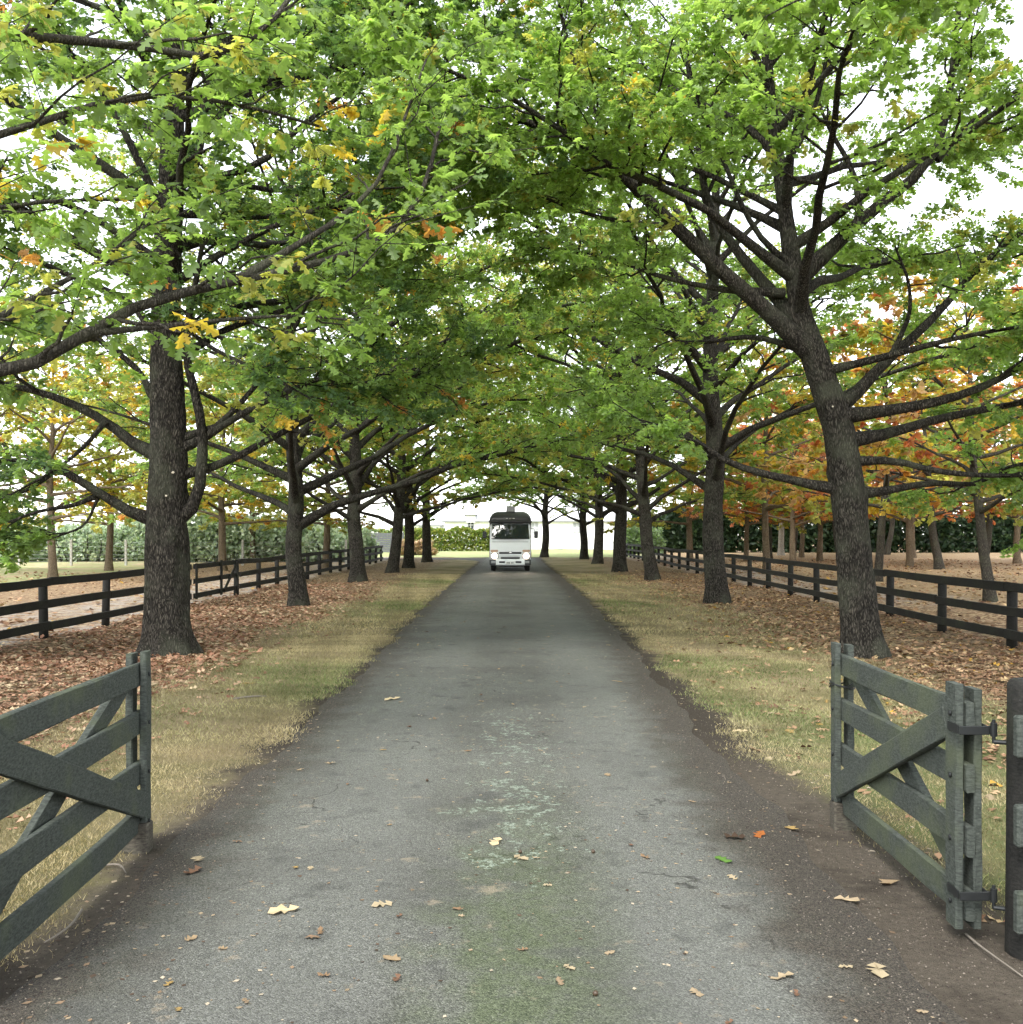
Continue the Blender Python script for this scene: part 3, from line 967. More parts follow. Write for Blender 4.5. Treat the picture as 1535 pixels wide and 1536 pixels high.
# right foreground oak
D = 13.3
bR = G(1297, 985); bR = np.array([P(1297, 985, D)[0], D, 0])
tk = [(1297, 985, 0.246), (1290, 930, 0.234), (1284, 860, 0.226), (1277, 780, 0.220), (1268, 700, 0.212), (1258, 640, 0.201), (1238, 580, 0.182), (1216, 520, 0.168), (1200, 470, 0.131), (1190, 400, 0.119), (1181, 330, 0.102), (1168, 240, 0.086), (1156, 150, 0.070), (1146, 40, 0.057), (1140, -120, 0.041), (1136, -320, 0.025)]
tp = np.array([[*(P(a, b_, D) - bR), r] for a, b_, r in tk])
tp[0, 2] = 0
tp = resample(tp, 190, 2)
limbs = [hand(bR, D, *a) for a in [
    ([(1212, 525), (1150, 465), (1080, 405), (1020, 345), (960, 290), (900, 225), (800, 185), (650, 140)], -.18, .125, 16),
    ([(1203, 488), (1150, 430), (1100, 370), (1060, 310), (1045, 200), (1030, 90)], .35, .09),
    ([(1200, 420), (1290, 330), (1370, 270), (1405, 235), (1425, 150), (1440, 0), (1450, -120)], -.05, .095),
    ([(1290, 335), (1285, 260), (1240, 190), (1215, 110)], .3, .05),
    ([(1262, 615), (1330, 540), (1400, 480), (1475, 390), (1560, 330)], .12, .085),
    ([(1266, 625), (1400, 606), (1480, 580), (1560, 535), (1640, 500)], -.28, .085),
    ([(1286, 662), (1340, 648), (1430, 622), (1560, 600), (1680, 570)], .25, .075),
    ([(1292, 692), (1345, 690), (1420, 712), (1560, 715), (1660, 690)], -.12, .05),
    ([(1300, 742), (1400, 722), (1470, 730), (1500, 700), (1580, 690)], .4, .055),
    ([(1250, 735), (1190, 720), (1140, 710), (1080, 690), (1040, 655), (980, 645), (900, 600)], .05, .062),
    ([(1225, 560), (1330, 535), (1440, 505), (1560, 485)], -.45, .06),
    ([(1215, 530), (1130, 500), (1040, 520), (960, 480)], .5, .045),
    ([(1188, 400), (1130, 350), (1075, 215), (1040, 140), (1030, 60)], -.30, .045),
    ([(1170, 260), (1215, 190), (1240, 100), (1250, 0)], -.30, .045),
    ([(1405, 240), (1470, 170), (1535, 130), (1600, 90)], -.15, .04),
    ([(960, 290), (880, 150), (850, 60), (830, -40)], -.1, .055),
    ([(1120, 440), (1000, 420), (900, 380), (800, 370)], -.25, .045),
    ([(1340, 530), (1375, 450), (1335, 350)], -.35, .035),
    ([(1180, 320), (1000, 230), (860, 260), (760, 300)], .15, .045),
    ([(1010, 340), (900, 330), (800, 290), (730, 250)], .1, .035),
]]
rg = np.random.default_rng(101)
tph = tp.copy()
limbs = rooted(limbs, tp)
limbs += auto_limbs(rg, tph[:, :3], tph[:, 3], 4.4, 11.3, 24, 5.2, .45, 1.05, az0=-1.2)
make_tree('oak_tree', 'large forking dark-barked oak leaning over the right gate, bright green leaves', tuple(bR), 11, tp[:, :3], tp[:, 3], limbs, PAL_R1, 'near', 22, .112,
          leafy=9.5, dens=2.6, seclen=1.6, sides=108, flare=.68, own=150, group='oaks lining the driveway', droop=.03, start=.36,
          scars=((4.05, 3.9, .012), (3.2, 4.4, .010)))

# left foreground oak
bL = np.array([P(254, 985, D)[0], D, 0])
tk = [(254, 985, 0.293), (252, 930, 0.285), (250, 870, 0.276), (250, 800, 0.270), (250, 770, 0.259), (253, 720, 0.242), (255, 650, 0.230), (252, 580, 0.208), (250, 500, 0.191), (252, 400, 0.174), (256, 300, 0.157), (261, 180, 0.136), (263, 60, 0.115), (264, -100, 0.085), (266, -300, 0.051), (268, -480, 0.025)]
tp = np.array([[*(P(a, b_, D) - bL), r] for a, b_, r in tk]); tp[0, 2] = 0
tp = resample(tp, 190, 2)
limbs = [hand(bL, D, *a) for a in [
    ([(225, 785), (150, 740), (90, 700), (0, 688), (-90, 700), (-160, 690)], -.12, .07),
    ([(228, 688), (160, 630), (80, 592), (0, 575), (-120, 560)], .12, .075),
    ([(235, 612), (215, 560), (180, 530), (120, 490), (40, 470)], -.2, .05),
    ([(268, 788), (298, 752), (305, 690), (305, 640), (290, 575), (275, 520), (300, 400), (320, 260)], -.10, .085, 16),
    ([(275, 716), (350, 690), (420, 650), (520, 600), (640, 560), (720, 520)], .10, .055),
    ([(280, 678), (330, 640), (420, 590), (520, 555), (600, 480)], -.22, .055),
    ([(302, 660), (360, 610), (430, 520), (470, 440), (500, 380)], -.3, .045),
    ([(270, 540), (340, 490), (420, 470), (540, 420), (640, 360)], .25, .05),
    ([(245, 520), (200, 450), (120, 420), (30, 380), (-60, 350)], .15, .055),
    ([(262, 290), (300, 240), (305, 150), (330, 90), (345, 0)], -.05, .085),
    ([(265, 270), (380, 260), (450, 190), (520, 140), (600, 60)], -.1, .06),
    ([(248, 330), (200, 220), (150, 130), (90, 60), (40, -20)], -.15, .06),
    ([(250, 400), (150, 330), (90, 300), (0, 290), (-60, 280)], -.3, .06),
    ([(262, 300), (330, 270), (420, 290), (500, 280), (580, 240)], .1, .05),
    ([(262, 150), (330, 60), (440, 20), (560, -30)], -.3, .05),
    ([(258, 430), (330, 380), (430, 330), (520, 300), (640, 240), (700, 200)], -.45, .05),
    ([(256, 470), (310, 520), (400, 560), (470, 600)], -.6, .035),
    ([(150, 742), (110, 760), (60, 765), (0, 790), (-60, 800)], -.35, .03),
    ([(160, 632), (120, 680), (60, 720), (0, 750)], -.3, .03),
    ([(90, 702), (40, 740), (-10, 745), (-60, 760)], .3, .028),
    ([(262, 180), (400, 130), (560, 90), (700, 60), (760, 30)], .05, .055),
    ([(258, 320), (400, 330), (560, 300), (700, 260)], .2, .045),
    ([(150, 742), (130, 790), (100, 800), (60, 815)], -.1, .02),
]]
rg = np.random.default_rng(102)
limbs = rooted(limbs, tp)
limbs += auto_limbs(rg, tp[:, :3], tp[:, 3], 4.2, 11.8, 20, 5.0, .45, 1.0, az0=.4)
make_tree('oak_tree', 'thick straight-trunked oak behind the left gate with low spreading limbs', tuple(bL), 12, tp[:, :3], tp[:, 3], limbs, PAL_L1, 'near', 22, .112,
          leafy=9.5, dens=2.6, seclen=1.6, start=.34, sides=108, flare=.85, own=150, group='oaks lining the driveway', droop=.05,
          scars=((2.35, 5.3, .013), (2.05, 5.0, .011)))

# oak beside the viewer whose limbs reach in from the left
bN = np.array([-6.2, 4.6, 0.0])
tp = resample(np.array([[0, 0, 0, .34], [.02, .0, 1.0, .30], [0, .05, 3, .26], [.05, .1, 6, .18], [0, .1, 9, .10], [.05, .15, 11.5, .03]]), 44, 2)
def nl(path, r, n=14):      # (pixel x, pixel y, distance) after the start on the trunk
    z, rest = path[0], path[1:]
    return (resample(np.array([[0, 0, z]] + [list(P(*q) - bN) for q in rest]), n, 2), r)
limbs = [
    nl([2.0, (-150, 590, 6.2), (0, 555, 6.5), (80, 540, 6.6), (130, 500, 6.7), (200, 460, 6.9), (290, 435, 7.1), (400, 412, 7.4), (480, 395, 7.7), (560, 370, 8.0), (620, 325, 8.2), (645, 260, 8.4), (660, 190, 8.6)], .062, 22),
    nl([2.6, (-150, 520, 6.0), (0, 480, 6.6), (80, 430, 7.0), (160, 390, 7.4), (230, 330, 7.8)], .045),
    nl([3.6, (-200, 60, 5.6), (0, 52, 6.0), (110, 60, 6.3), (250, 75, 6.7), (330, 90, 6.9), (380, 60, 7.1), (440, 0, 7.3), (480, -80, 7.5)], .055, 18),
    nl([3.2, (-150, 250, 5.8), (40, 190, 6.4), (200, 140, 7.0), (340, 150, 7.6), (480, 190, 8.2)], .04),
    nl([2.9, (-100, 330, 7.4), (60, 300, 8.0), (200, 300, 8.6)], .04),
]
rg = np.random.default_rng(103)
limbs += [l for l in auto_limbs(rg, tp[:, :3], tp[:, 3], 4.2, 10.5, 16, 4.4, .5, 1.0, az0=2.0)]
# branches along the reaching limb forks
f0 = limbs[0][0]
limbs.append((resample(np.array([f0[14], P(560, 300, 8.0) - bN, P(600, 200, 8.1) - bN, P(640, 90, 8.3) - bN]), 10, 2), .026))
limbs.append((resample(np.array([f0[11], P(430, 470, 7.3) - bN, P(520, 480, 7.4) - bN]), 8, 2), .018))
make_tree('oak_tree', 'oak outside the left picture edge whose grey lichened limbs reach across the top left', tuple(bN), 13, tp[:, :3], tp[:, 3], limbs, PAL_NL, 'near', 13, .112,
          leafy=6.0, dens=1.9, seclen=1.15, barkm='bark_pale', sides=20, own=200, group='oaks lining the driveway', start=.42)

def generic(label, px, base_y, r, H, first, spread, seed, pal, lean=(0, 0), name='oak_tree', lod='mid', per=20, size=.128, count=38, tilt=(.48, 1.0), loc=None, barkm='bark', group='oaks lining the driveway', boost=None, leafy=6.4, dens=2.1, seclen=1.5, cat='tree', droop=.02, start=.40):
    if loc is None:
        s = (base_y - HY) / CAM_H
        loc = ((px - CX) / s, FPX / s, 0.0)
    rng = np.random.default_rng(seed)
    z = np.array([0, .5, 1.2, 2.2, 3.5, 5.5, 8, 10.5, H])
    z = z * H / H
    k = len(z)
    wx = rng.normal(0, .05, k); wy = rng.normal(0, .05, k); wx[:2] *= .2; wy[:2] *= .2
    rr = r * np.interp(z / H, [0, .1, .25, .5, .8, 1], [1.05, .96, .86, .6, .28, .06])
    tp = resample(np.column_stack([lean[0] * z / 3 * np.clip(1 - z / 14, 0, 1) + wx, lean[1] * z / 3 + wy, z, rr]), 34, 2)
    limbs = auto_limbs(rng, tp[:, :3], tp[:, 3], first, H * .93, count, spread, tilt[0], tilt[1], az0=rng.uniform(0, 6.28), side_boost=boost)
    return make_tree(name, label, loc, seed, tp[:, :3], tp[:, 3], limbs, pal, lod, per, size, leafy=leafy, dens=dens, seclen=seclen, sides=18, start=start, barkm=barkm, group=group, cat=cat, droop=droop)

generic('oak outside the right picture edge whose leafy twigs fill the top right corner', 0, 0, .26, 11.5, 4.0, 5.0, 25, PAL_R1, (-.05, 0), loc=(6.9, 5.4, 0.0), lod='near', per=14, size=.115, count=22, tilt=(.3, 1.0))
generic('slender oak second from the left gate, ringed by red-brown leaves', 448, 911, .185, 11.5, 1.75, 5.9, 21, PAL_AV, (-.12, 0), boost=(.3, 0.0))
R2 = generic('tall straight oak second from the right gate with small white trunk scars', 1077, 906, .24, 13, 2.5, 5.9, 22, PAL_R1, (-.1, 0), boost=(.3, math.pi))
L3 = generic('stout oak third from the left gate where leaf litter meets grass', 537, 873, .24, 12.5, 2.0, 5.9, 23, PAL_LOW, (-.05, 0), boost=(.2, 0.0), lod='far', size=.145, per=20)
R3 = generic('dark oak third from the right gate leaning towards the driveway', 980, 871, .22, 12.5, 1.9, 5.9, 24, PAL_LOW, (-.42, 0), boost=(.2, math.pi), lod='far', size=.145, per=20)
gl = 'oaks lining the driveway'
def far_copy(src, label, px, by, rz, s):
    sc_ = (by - HY) / CAM_H
    copy_tree(src, ((px - CX) / sc_, FPX / sc_, 0), rz, s, label)
far_copy(R3, 'leaning oak fourth along the left row, trunk tilted towards the driveway', 590, 860, 2.7, (1.0, 1.0, 1.0))
far_copy(L3, 'upright oak fifth along the left row beside the leaning one', 614, 851, 1.9, (1.0, 1.0, .95))
far_copy(R2, 'last oak of the left row in front of the straw-coloured shrub', 641, 843, 2.2, (1.05, 1.05, .87))
far_copy(L3, 'pale-lit stout oak fourth along the right row', 930, 858, 4.0, (1.12, 1.12, 1.05))
far_copy(R2, 'dark short-trunked oak fifth along the right row', 898, 846, 5.0, (1.05, 1.05, .86))
far_copy(L3, 'slim oak sixth along the right row before the white wall', 877, 839, 0.7, (1.0, 1.0, .9))
far_copy(R2, 'lone oak nearest the white building, just right of the van', 817, 836, 3.4, (1.0, 1.0, .86))

#PART3
# ------------------------------------------------------------------ autumn trees of the paddocks
PAL_RED = [(RED, 7), (ORANGE, 3), (YELLOW, 1.2), (np.array([.42, .22, .14]), 5), (YGREEN, 2)]
PAL_ORG = [(ORANGE, 2.2), (YELLOW, 3.5), (YGREEN, 6), (RED, 1.2), (BRIGHT, 2), (np.array([.40, .27, .15]), 3)]
PAL_YEL = [(YELLOW, 2.5), (YGREEN, 7), (BRIGHT, 3), (ORANGE, .5)]
kw = dict(name='autumn_tree', group='autumn trees in the paddocks', lod='far', per=24, size=.165, count=24, leafy=4.5, dens=1.9, seclen=1.3, droop=.1)
T1 = generic('moss-trunked autumn tree leaning just behind the right fence, orange and yellow leaves', 1487, 902, .125, 7.6, 2.1, 4.3, 41, PAL_ORG, (-.35, .2), barkm='bark_pale', tilt=(.25, .9), **kw)
T2 = generic('red-leaved autumn tree behind the right fence, left of the leaning foreground oak', 1230, 842, .16, 8.0, 2.1, 5.2, 42, PAL_RED, (0, 0), barkm='bark_tan', tilt=(.2, .85), **kw)
T3 = generic('yellow-green autumn tree with pale trunk in the left paddock', 80, 868, .14, 9.0, 2.1, 4.8, 43, PAL_YEL, (0, 0), barkm='bark_tan', tilt=(.2, .85), **kw)
def at_copy(src, label, px, by, rz, s, d=None):
    sc_ = (by - HY) / CAM_H
    copy_tree(src, ((px - CX) / sc_, FPX / sc_, 0), rz, s, label)
at_copy(T1, 'autumn tree with thick tan trunk in the middle of the right paddock', 1409, 854, 1.0, (1.5, 1.5, 1.15))
at_copy(T1, 'pale-trunked autumn tree half hidden behind the leaning right oak', 1316, 872, 2.6, (1.1, 1.1, 1.05))
at_copy(T2, 'orange autumn tree at the right picture edge before the dark hedge', 1526, 845, 0.6, (1.1, 1.1, 1.05))
at_copy(T2, 'slim autumn tree centred between two tan trunks by the dark hedge', 1370, 837, 2.0, (1.0, 1.0, 1.0))
at_copy(T1, 'far autumn tree in shade right behind the leaning oak trunk', 1331, 832, 4.0, (1.6, 1.6, 1.2))
at_copy(T1, 'slender grey-trunked autumn tree beside the pale birch', 1190, 834, 3.1, (1.2, 1.2, 1.15))
at_copy(T2, 'slender autumn tree third from the pale birch by the dark hedge', 1203, 836, 5.1, (1.0, 1.0, .95))
at_copy(T1, 'short autumn tree left of the pale birch behind the right fence', 1156, 840, 5.4, (1.2, 1.2, 1.0))
at_copy(T3, 'yellow autumn tree seen beside the second right oak', 1120, 842, 1.4, (1.0, 1.0, 1.0))
at_copy(T1, 'brown-trunked autumn tree far back beside the pale birch group', 1260, 838, 0.3, (1.3, 1.3, 1.1))
birch = generic('white-barked birch-like tree left of the red autumn foliage', 1172, 833, .22, 9.0, 2.4, 4.4, 44, PAL_ORG, (0, 0), barkm='bark_birch', tilt=(.25, .9), **kw)
at_copy(T3, 'orange-tinged autumn tree at the far left picture edge', -60, 862, 2.3, (1.05, 1.05, 1.1))
at_copy(T3, 'yellow autumn tree behind the thick left oak trunk', 245, 846, 4.1, (1.2, 1.2, 1.1))
at_copy(T3, 'pale yellow autumn tree behind the second left oak', 380, 843, 5.3, (1.1, 1.1, 1.1))
at_copy(T3, 'yellow-green autumn tree low between the first two left oaks', 335, 856, 0.9, (1.2, 1.2, .95))
at_copy(T3, 'yellow-green autumn tree low between the second and third left oaks', 490, 853, 2.9, (1.15, 1.15, .95))
at_copy(T3, 'yellow autumn tree low between the pale-trunked tree and the thick left oak', 165, 856, 3.6, (1.1, 1.1, .95))
at_copy(T3, 'yellow-green autumn tree low past the third right oak', 1035, 843, 4.6, (1.3, 1.3, 1.0))
at_copy(T2, 'red and orange autumn tree just right of the leaning oak trunk', 1365, 850, 3.0, (1.0, 1.0, 1.0))
at_copy(T2, 'red autumn tree just left of the leaning oak trunk', 1190, 846, 1.3, (1.0, 1.0, .95))
at_copy(T1, 'yellow-orange autumn tree deep in the right paddock near the picture edge', 1478, 846, 4.4, (1.4, 1.4, 1.1))
at_copy(T3, 'green-gold autumn tree close behind the right fence at the picture edge', 1640, 880, 3.3, (1.1, 1.1, 1.15))
at_copy(T3, 'tall green-gold autumn tree behind the right fence by the second right oak', 1150, 862, 5.7, (1.0, 1.0, 1.2))

# ------------------------------------------------------------------ shrubs and hedges
def shrub(name, label, cat, loc, dims, seed, n, size, palette, boxy=False, group=None, stems=6):
    rng = np.random.default_rng(seed)
    root = empty(name, loc); tag(root, label, cat, group)
    w_, d_, h_ = dims
    if boxy:
        p = rng.uniform(-.5, .5, (n, 3))
        ax = rng.integers(0, 5, n)                       # pushed towards the faces
        e = rng.uniform(.40, .51, n)
        for k, (i, s) in enumerate(((0, -1), (0, 1), (1, -1), (1, 1), (2, 1))):
            m = ax == k; p[m, i] = s * e[m]
        p = p * [w_, d_, h_] + [0, 0, h_ / 2]
        bump = .08 * h_ * (np.sin(p[:, 0] * 2.1) + np.sin(p[:, 0] * 5.3 + 1) * .5) * (p[:, 2] / h_)
        p[:, 2] += bump
    else:
        lobes = rng.uniform(-.38, .38, (9, 2)) * [w_, d_]
        lh = h_ * rng.uniform(.55, 1.0, 9) * (1 - .5 * (np.abs(lobes[:, 0]) / (w_ * .5)) ** 2)
        k = rng.integers(0, 9, n)
        u = unit(rng.normal(0, 1, (n, 3))); rr = rng.uniform(.55, 1.0, n) ** .5
        p = u * rr[:, None] * np.column_stack([np.full(n, w_ * .24), np.full(n, d_ * .24), lh[k] * .5])
        p[:, :2] += lobes[k]; p[:, 2] += lh[k] * .5
    p[:, 2] = np.maximum(p[:, 2], .03)
    c = pick_tints(rng, n, palette) * rng.uniform(.65, 1.35, (n, 1))
    p[: n // 4] = rng.uniform(-.45, .45, (n // 4, 3)) * [w_, d_ * .8, h_ * .8] + [0, 0, h_ * .42]
    p[:, 2] = np.maximum(p[:, 2], .03)
    V, F, C = leaves(p, unit(rng.normal(0, 1, (n, 3)) + [0, 0, .2]), unit(rng.normal(0, 1, (n, 3)) + [0, -.2, .7]), size * rng.uniform(.6, 1.3, n), c, 'far')
    me = np_mesh('foliage', V, F, False, C); me.materials.append(M['shrub_leaf']); o = link('foliage', me, root); o['kind'] = 'stuff'
    g = Geo()
    for i in range(stems):
        b_ = np.array([rng.uniform(-.3, .3) * w_, rng.uniform(-.3, .3) * d_, 0])
        t = b_ + [rng.normal(0, .1) * w_, rng.normal(0, .1) * d_, h_ * .8]
        g.tube([b_, (b_ + t) / 2 + rng.normal(0, .06, 3), t], [.04, .03, .012], 6)
    me = g.mesh('stem', True); me.materials.append(M['bark']); link('stem', me, root)
    return root

GREY = [(np.array([.33, .41, .31]), 3), (np.array([.24, .32, .22]), 2), (np.array([.44, .50, .40]), 2), (np.array([.27, .34, .18]), 1)]
DARKG = [(np.array([.014, .030, .013]), 3), (np.array([.028, .050, .020]), 2), (np.array([.045, .075, .03]), .6)]
LIME = [(np.array([.16, .20, .035]), 4), (np.array([.10, .16, .03]), 3), (np.array([.24, .24, .05]), 2)]
bl = [('left of the far left paddock tree', -2, 1.0), ('right of the pale-trunked paddock tree', 130, .9), ('just left of the thick left oak', 190, 1.05), ('just right of the thick left oak', 315, 1.3), ('between the first two left oaks', 390, 1.2), ('behind the second left oak', 470, 1.1), ('left of the third left oak', 510, .85)]
for i, (t, px, s) in enumerate(bl):
    d = 57 + (i % 3) * 1.5
    shrub('grey_green_shrub', 'grey-green bushy shrub behind the wire fence, ' + t, 'shrub', ((px - CX) * d / FPX, d, 0), (4.6 * s, 3.0, 2.7 * s), 60 + i, 6000, .26, GREY, group='shrubs behind the wire fence')
bd = [(1000, 'left end of the row behind the right fence'), (1052, 'seen past the second right oak'), (1130, 'behind the short yellow autumn tree'), (1205, 'behind the pale birch trunk'), (1290, 'behind the leaning foreground oak'), (1370, 'behind the slim centred autumn tree'), (1450, 'behind the mossy leaning autumn trunk'), (1530, 'at the right picture edge')]
for i, (px, t) in enumerate(bd):
    d = 86
    shrub('evergreen_hedge', 'dark evergreen hedge bush ' + t, 'hedge', ((px - CX) * d / FPX, d, 0), (5.2, 3.0, 3.1 + .3 * (i % 3)), 80 + i, 4500, .42, DARKG, boxy=True, group='dark hedge behind the right paddock')
shrub('clipped_hedge', 'clipped lime-green hedge left of the van in front of the white building', 'hedge', ((680 - CX) * 92 / FPX, 92, 0), (8.4, 1.6, 1.95), 95, 9000, .25, LIME, boxy=True)
shrub('clipped_hedge', 'low clipped green hedge behind the slatted grey screen', 'hedge', ((590 - CX) * 98 / FPX, 98, 0), (6.0, 1.4, 2.0), 96, 5000, .26, [(GREEN, 2), (YGREEN, 1)], boxy=True)
shrub('straw_shrub', 'round straw-coloured shrub beside the last left oak', 'shrub', ((626 - CX) * 74 / FPX, 74, 0), (2.6, 2.0, 1.35), 97, 5000, .2, [(np.array([.42, .31, .2]), 3), (np.array([.3, .2, .12]), 2), (np.array([.2, .2, .08]), 1)])
shrub('grey_green_shrub', 'pale green shrub at the right end of the white building', 'shrub', ((962 - CX) * 80 / FPX, 80, 0), (3.6, 2.4, 2.6), 98, 4500, .26, [(np.array([.12, .17, .09]), 2), (GREEN, 2)], group='shrubs by the building')

# ------------------------------------------------------------------ wire fence on the left
def wire_fence():
    d = 51.0
    root = empty('wire_fence', (-26, d, 0)); tag(root, 'pale wire stock fence on white posts across the left paddock', 'fence')
    xs = [(px - CX) * d / FPX + 26 for px in (-80, 30, 108, 190, 275, 365, 440, 520)]
    for x in xs:
        g = Geo(); g.box((x, 0, .62), (.11, .11, 1.34), None, .01); g.build('post', M['pale_post'], root)
    for z in (.18, .36, .54, .74, .95, 1.16):
        g = Geo(); g.tube([[xs[0], -.07, z], [xs[4], -.07, z - .01], [xs[-1], -.07, z]], .007, 4); g.build('wire', M['wire'], root)
wire_fence()

# ------------------------------------------------------------------ grey slatted screen
plain('screen_grey', (.10, .105, .11), .7)
def screen():
    d = 84.0
    x0, x1 = (550 - CX) * d / FPX, (606 - CX) * d / FPX
    root = empty('slatted_screen', (x0, d, 0)); tag(root, 'dark grey slatted screen beyond the end of the left fence', 'screen')
    n = 9
    for i in range(n):
        g = Geo(); g.box(((x1 - x0) / 2, 0, .14 + i * .175), (x1 - x0, .03, .15), None, .004); g.build('slat', M['screen_grey'], root)
    for k in range(4):
        g = Geo(); g.box(((x1 - x0) * k / 3, .06, .85), (.09, .09, 1.7), None, .004); g.build('post', M['screen_grey'], root)
screen()

# ------------------------------------------------------------------ white building
plain('white_render', (.80, .80, .79), .8, .2, 0, .03, 1)
plain('pale_roof', (.72, .72, .72), .5, .4, 0, .05, 2)
plain('gutter_grey', (.22, .23, .24), .5)
plain('window_dark', (.05, .055, .06), .15, .6)
plain('shade_grey', (.34, .35, .36), .6)
def house(label, x0, x1, y0, dep, eave, ridge, hip, wins, dormer=None):
    root = empty('white_building', (x0, y0, 0)); tag(root, label, 'building')
    L = x1 - x0
    g = Geo(); g.box((L / 2, dep / 2, eave / 2 - .1), (L, dep, eave + .2), None, .02); g.build('wall', M['white_render'], root)
    o = .35
    V = [(-o, -o, eave), (L + o, -o, eave), (L + o, dep + o, eave), (-o, dep + o, eave), (hip, dep / 2, ridge), (L - hip, dep / 2, ridge)]
    V += [(x, y, z - .09) for x, y, z in V[:4]]
    g = Geo(); g.add(V, quads=[(0, 1, 5, 4), (2, 3, 4, 5), (6, 7, 1, 0), (7, 8, 2, 1), (8, 9, 3, 2), (9, 6, 0, 3), (9, 8, 7, 6)], tris=[(1, 2, 5), (3, 0, 4)])
    rf = g.build('roof', M['pale_roof'], root)
    g = Geo(); g.box((L / 2, -o - .05, eave - .03), (L + 2 * o, .10, .11), None, .02); g.build('gutter', M['gutter_grey'], rf)
    for (cx, cz, ww, wh, sh) in wins:
        g = Geo(); g.box((cx, -.01, cz), (ww + .14, .06, wh + .14), None, .01); f = g.build('window', M['shade_grey'], root)
        g = Geo(); g.box((cx, -.03, cz), (ww, .05, wh), None, .004); g.build('pane', M['window_dark' if sh == 0 else 'shade_grey'], f)
        g = Geo(); g.box((cx, -.062, cz), (.05, .02, wh), None, .004); g.box((cx, -.062, cz), (ww, .018, .05), None, .004); g.build('glazing_bar', M['white_render'], f)
    if dormer:
        cx = dormer
        g = Geo(); g.box((cx, .15, eave + .22), (.95, 1.2, .75), None, .02); dm = g.build('dormer', M['white_render'], root)
        g = Geo(); g.box((cx, .1, eave + .64), (1.35, 1.7, .10), None, .03); g.build('dormer_roof', M['gutter_grey'], dm)
    return root
sB = FPX / 104.0
X = lambda px: (px - CX) / sB
bx0 = X(668)
house('long white single-storey building behind the van, dark gutter line and dormer', bx0, X(1012), 104, 9, 2.85, 6.3, 3.6,
      [(X(707) - bx0, 2.45, .5, .8, 0), (X(803) - bx0, 2.15, .55, .95, 1), (X(866) - bx0, 2.15, .6, .9, 1), (X(935) - bx0, 2.1, .6, .9, 1)], X(707) - bx0)
house('white building wing set back left of the clipped hedge', X(585), X(655), 110, 7, 2.5, 5.2, 2.6, [(X(629) - X(585), 2.0, .9, .55, 1)])
tag(link('doorstep', (lambda g: (g.box((X(837), 101, .06), (.75, .4, .12), None, .01), g.mesh('doorstep'))[1])(Geo()), None, M['gutter_grey']), 'small dark slab on the lawn before the white wall', 'slab')

# ------------------------------------------------------------------ camper van
plain('van_white', (.84, .87, .87), .28, .5, 0, .02, 2)
plain('van_black', (.010, .010, .012), .38, .6, 0, .2, 3)
plain('van_trim', (.05, .052, .055), .5, .4)
plain('rubber', (.014, .014, .014), .85, .2)
plain('chrome', (.5, .5, .5), .25, .5, .9)
plain('amber', (.45, .30, .2), .3, .5)
plain('plate_white', (.75, .75, .72), .5)
plain('cab_shade', (.05, .055, .06), .8)
def glass():
    b = NB('windscreen_glass')
    b.surf((.02, .028, .03), .04, None, .8, 0, **{'Alpha': .72})
    return b.m
M['glass'] = glass()
def emit():
    b = NB('headlamp_lit')
    b.surf((.9, .85, .75), .3, None, .5, 0, **{'Emission Color': (1, .80, .62, 1), 'Emission Strength': 1.6})
    return b.m
M['headlamp'] = emit()

def loft(secs, cap=True):
    """sections: list of (m,3) closed loops"""
    g = Geo(); S = np.array(secs, float); k, m, _ = S.shape
    i = np.arange(k - 1)[:, None] * m; j = np.arange(m)[None]; j2 = (j + 1) % m
    g.add(S.reshape(-1, 3), quads=np.stack([i + j, i + j2, i + m + j2, i + m + j], -1).reshape(-1, 4))
    if cap:
        for r in (0, k - 1):
            c = S[r].mean(0); b0 = g.n; g.add(c[None])
            g.t.append(np.stack([r * m + np.arange(m), r * m + (np.arange(m) + 1) % m, np.full(m, b0)], 1))
    return g
def rrect(y, hw, z0, z1, rb, rt, n=4):
    """rounded rectangle across the van at distance y behind the nose"""
    out = []
    for cx, cz, r, a0 in ((hw - rt, z1 - rt, rt, 0), (-(hw - rt), z1 - rt, rt, 90), (-(hw - rb), z0 + rb, rb, 180), (hw - rb, z0 + rb, rb, 270)):
        for k in range(n + 1):
            a = rad(a0 + 90 * k / n); out.append((cx + r * math.cos(a), y, cz + r * math.sin(a)))
    return np.array(out)

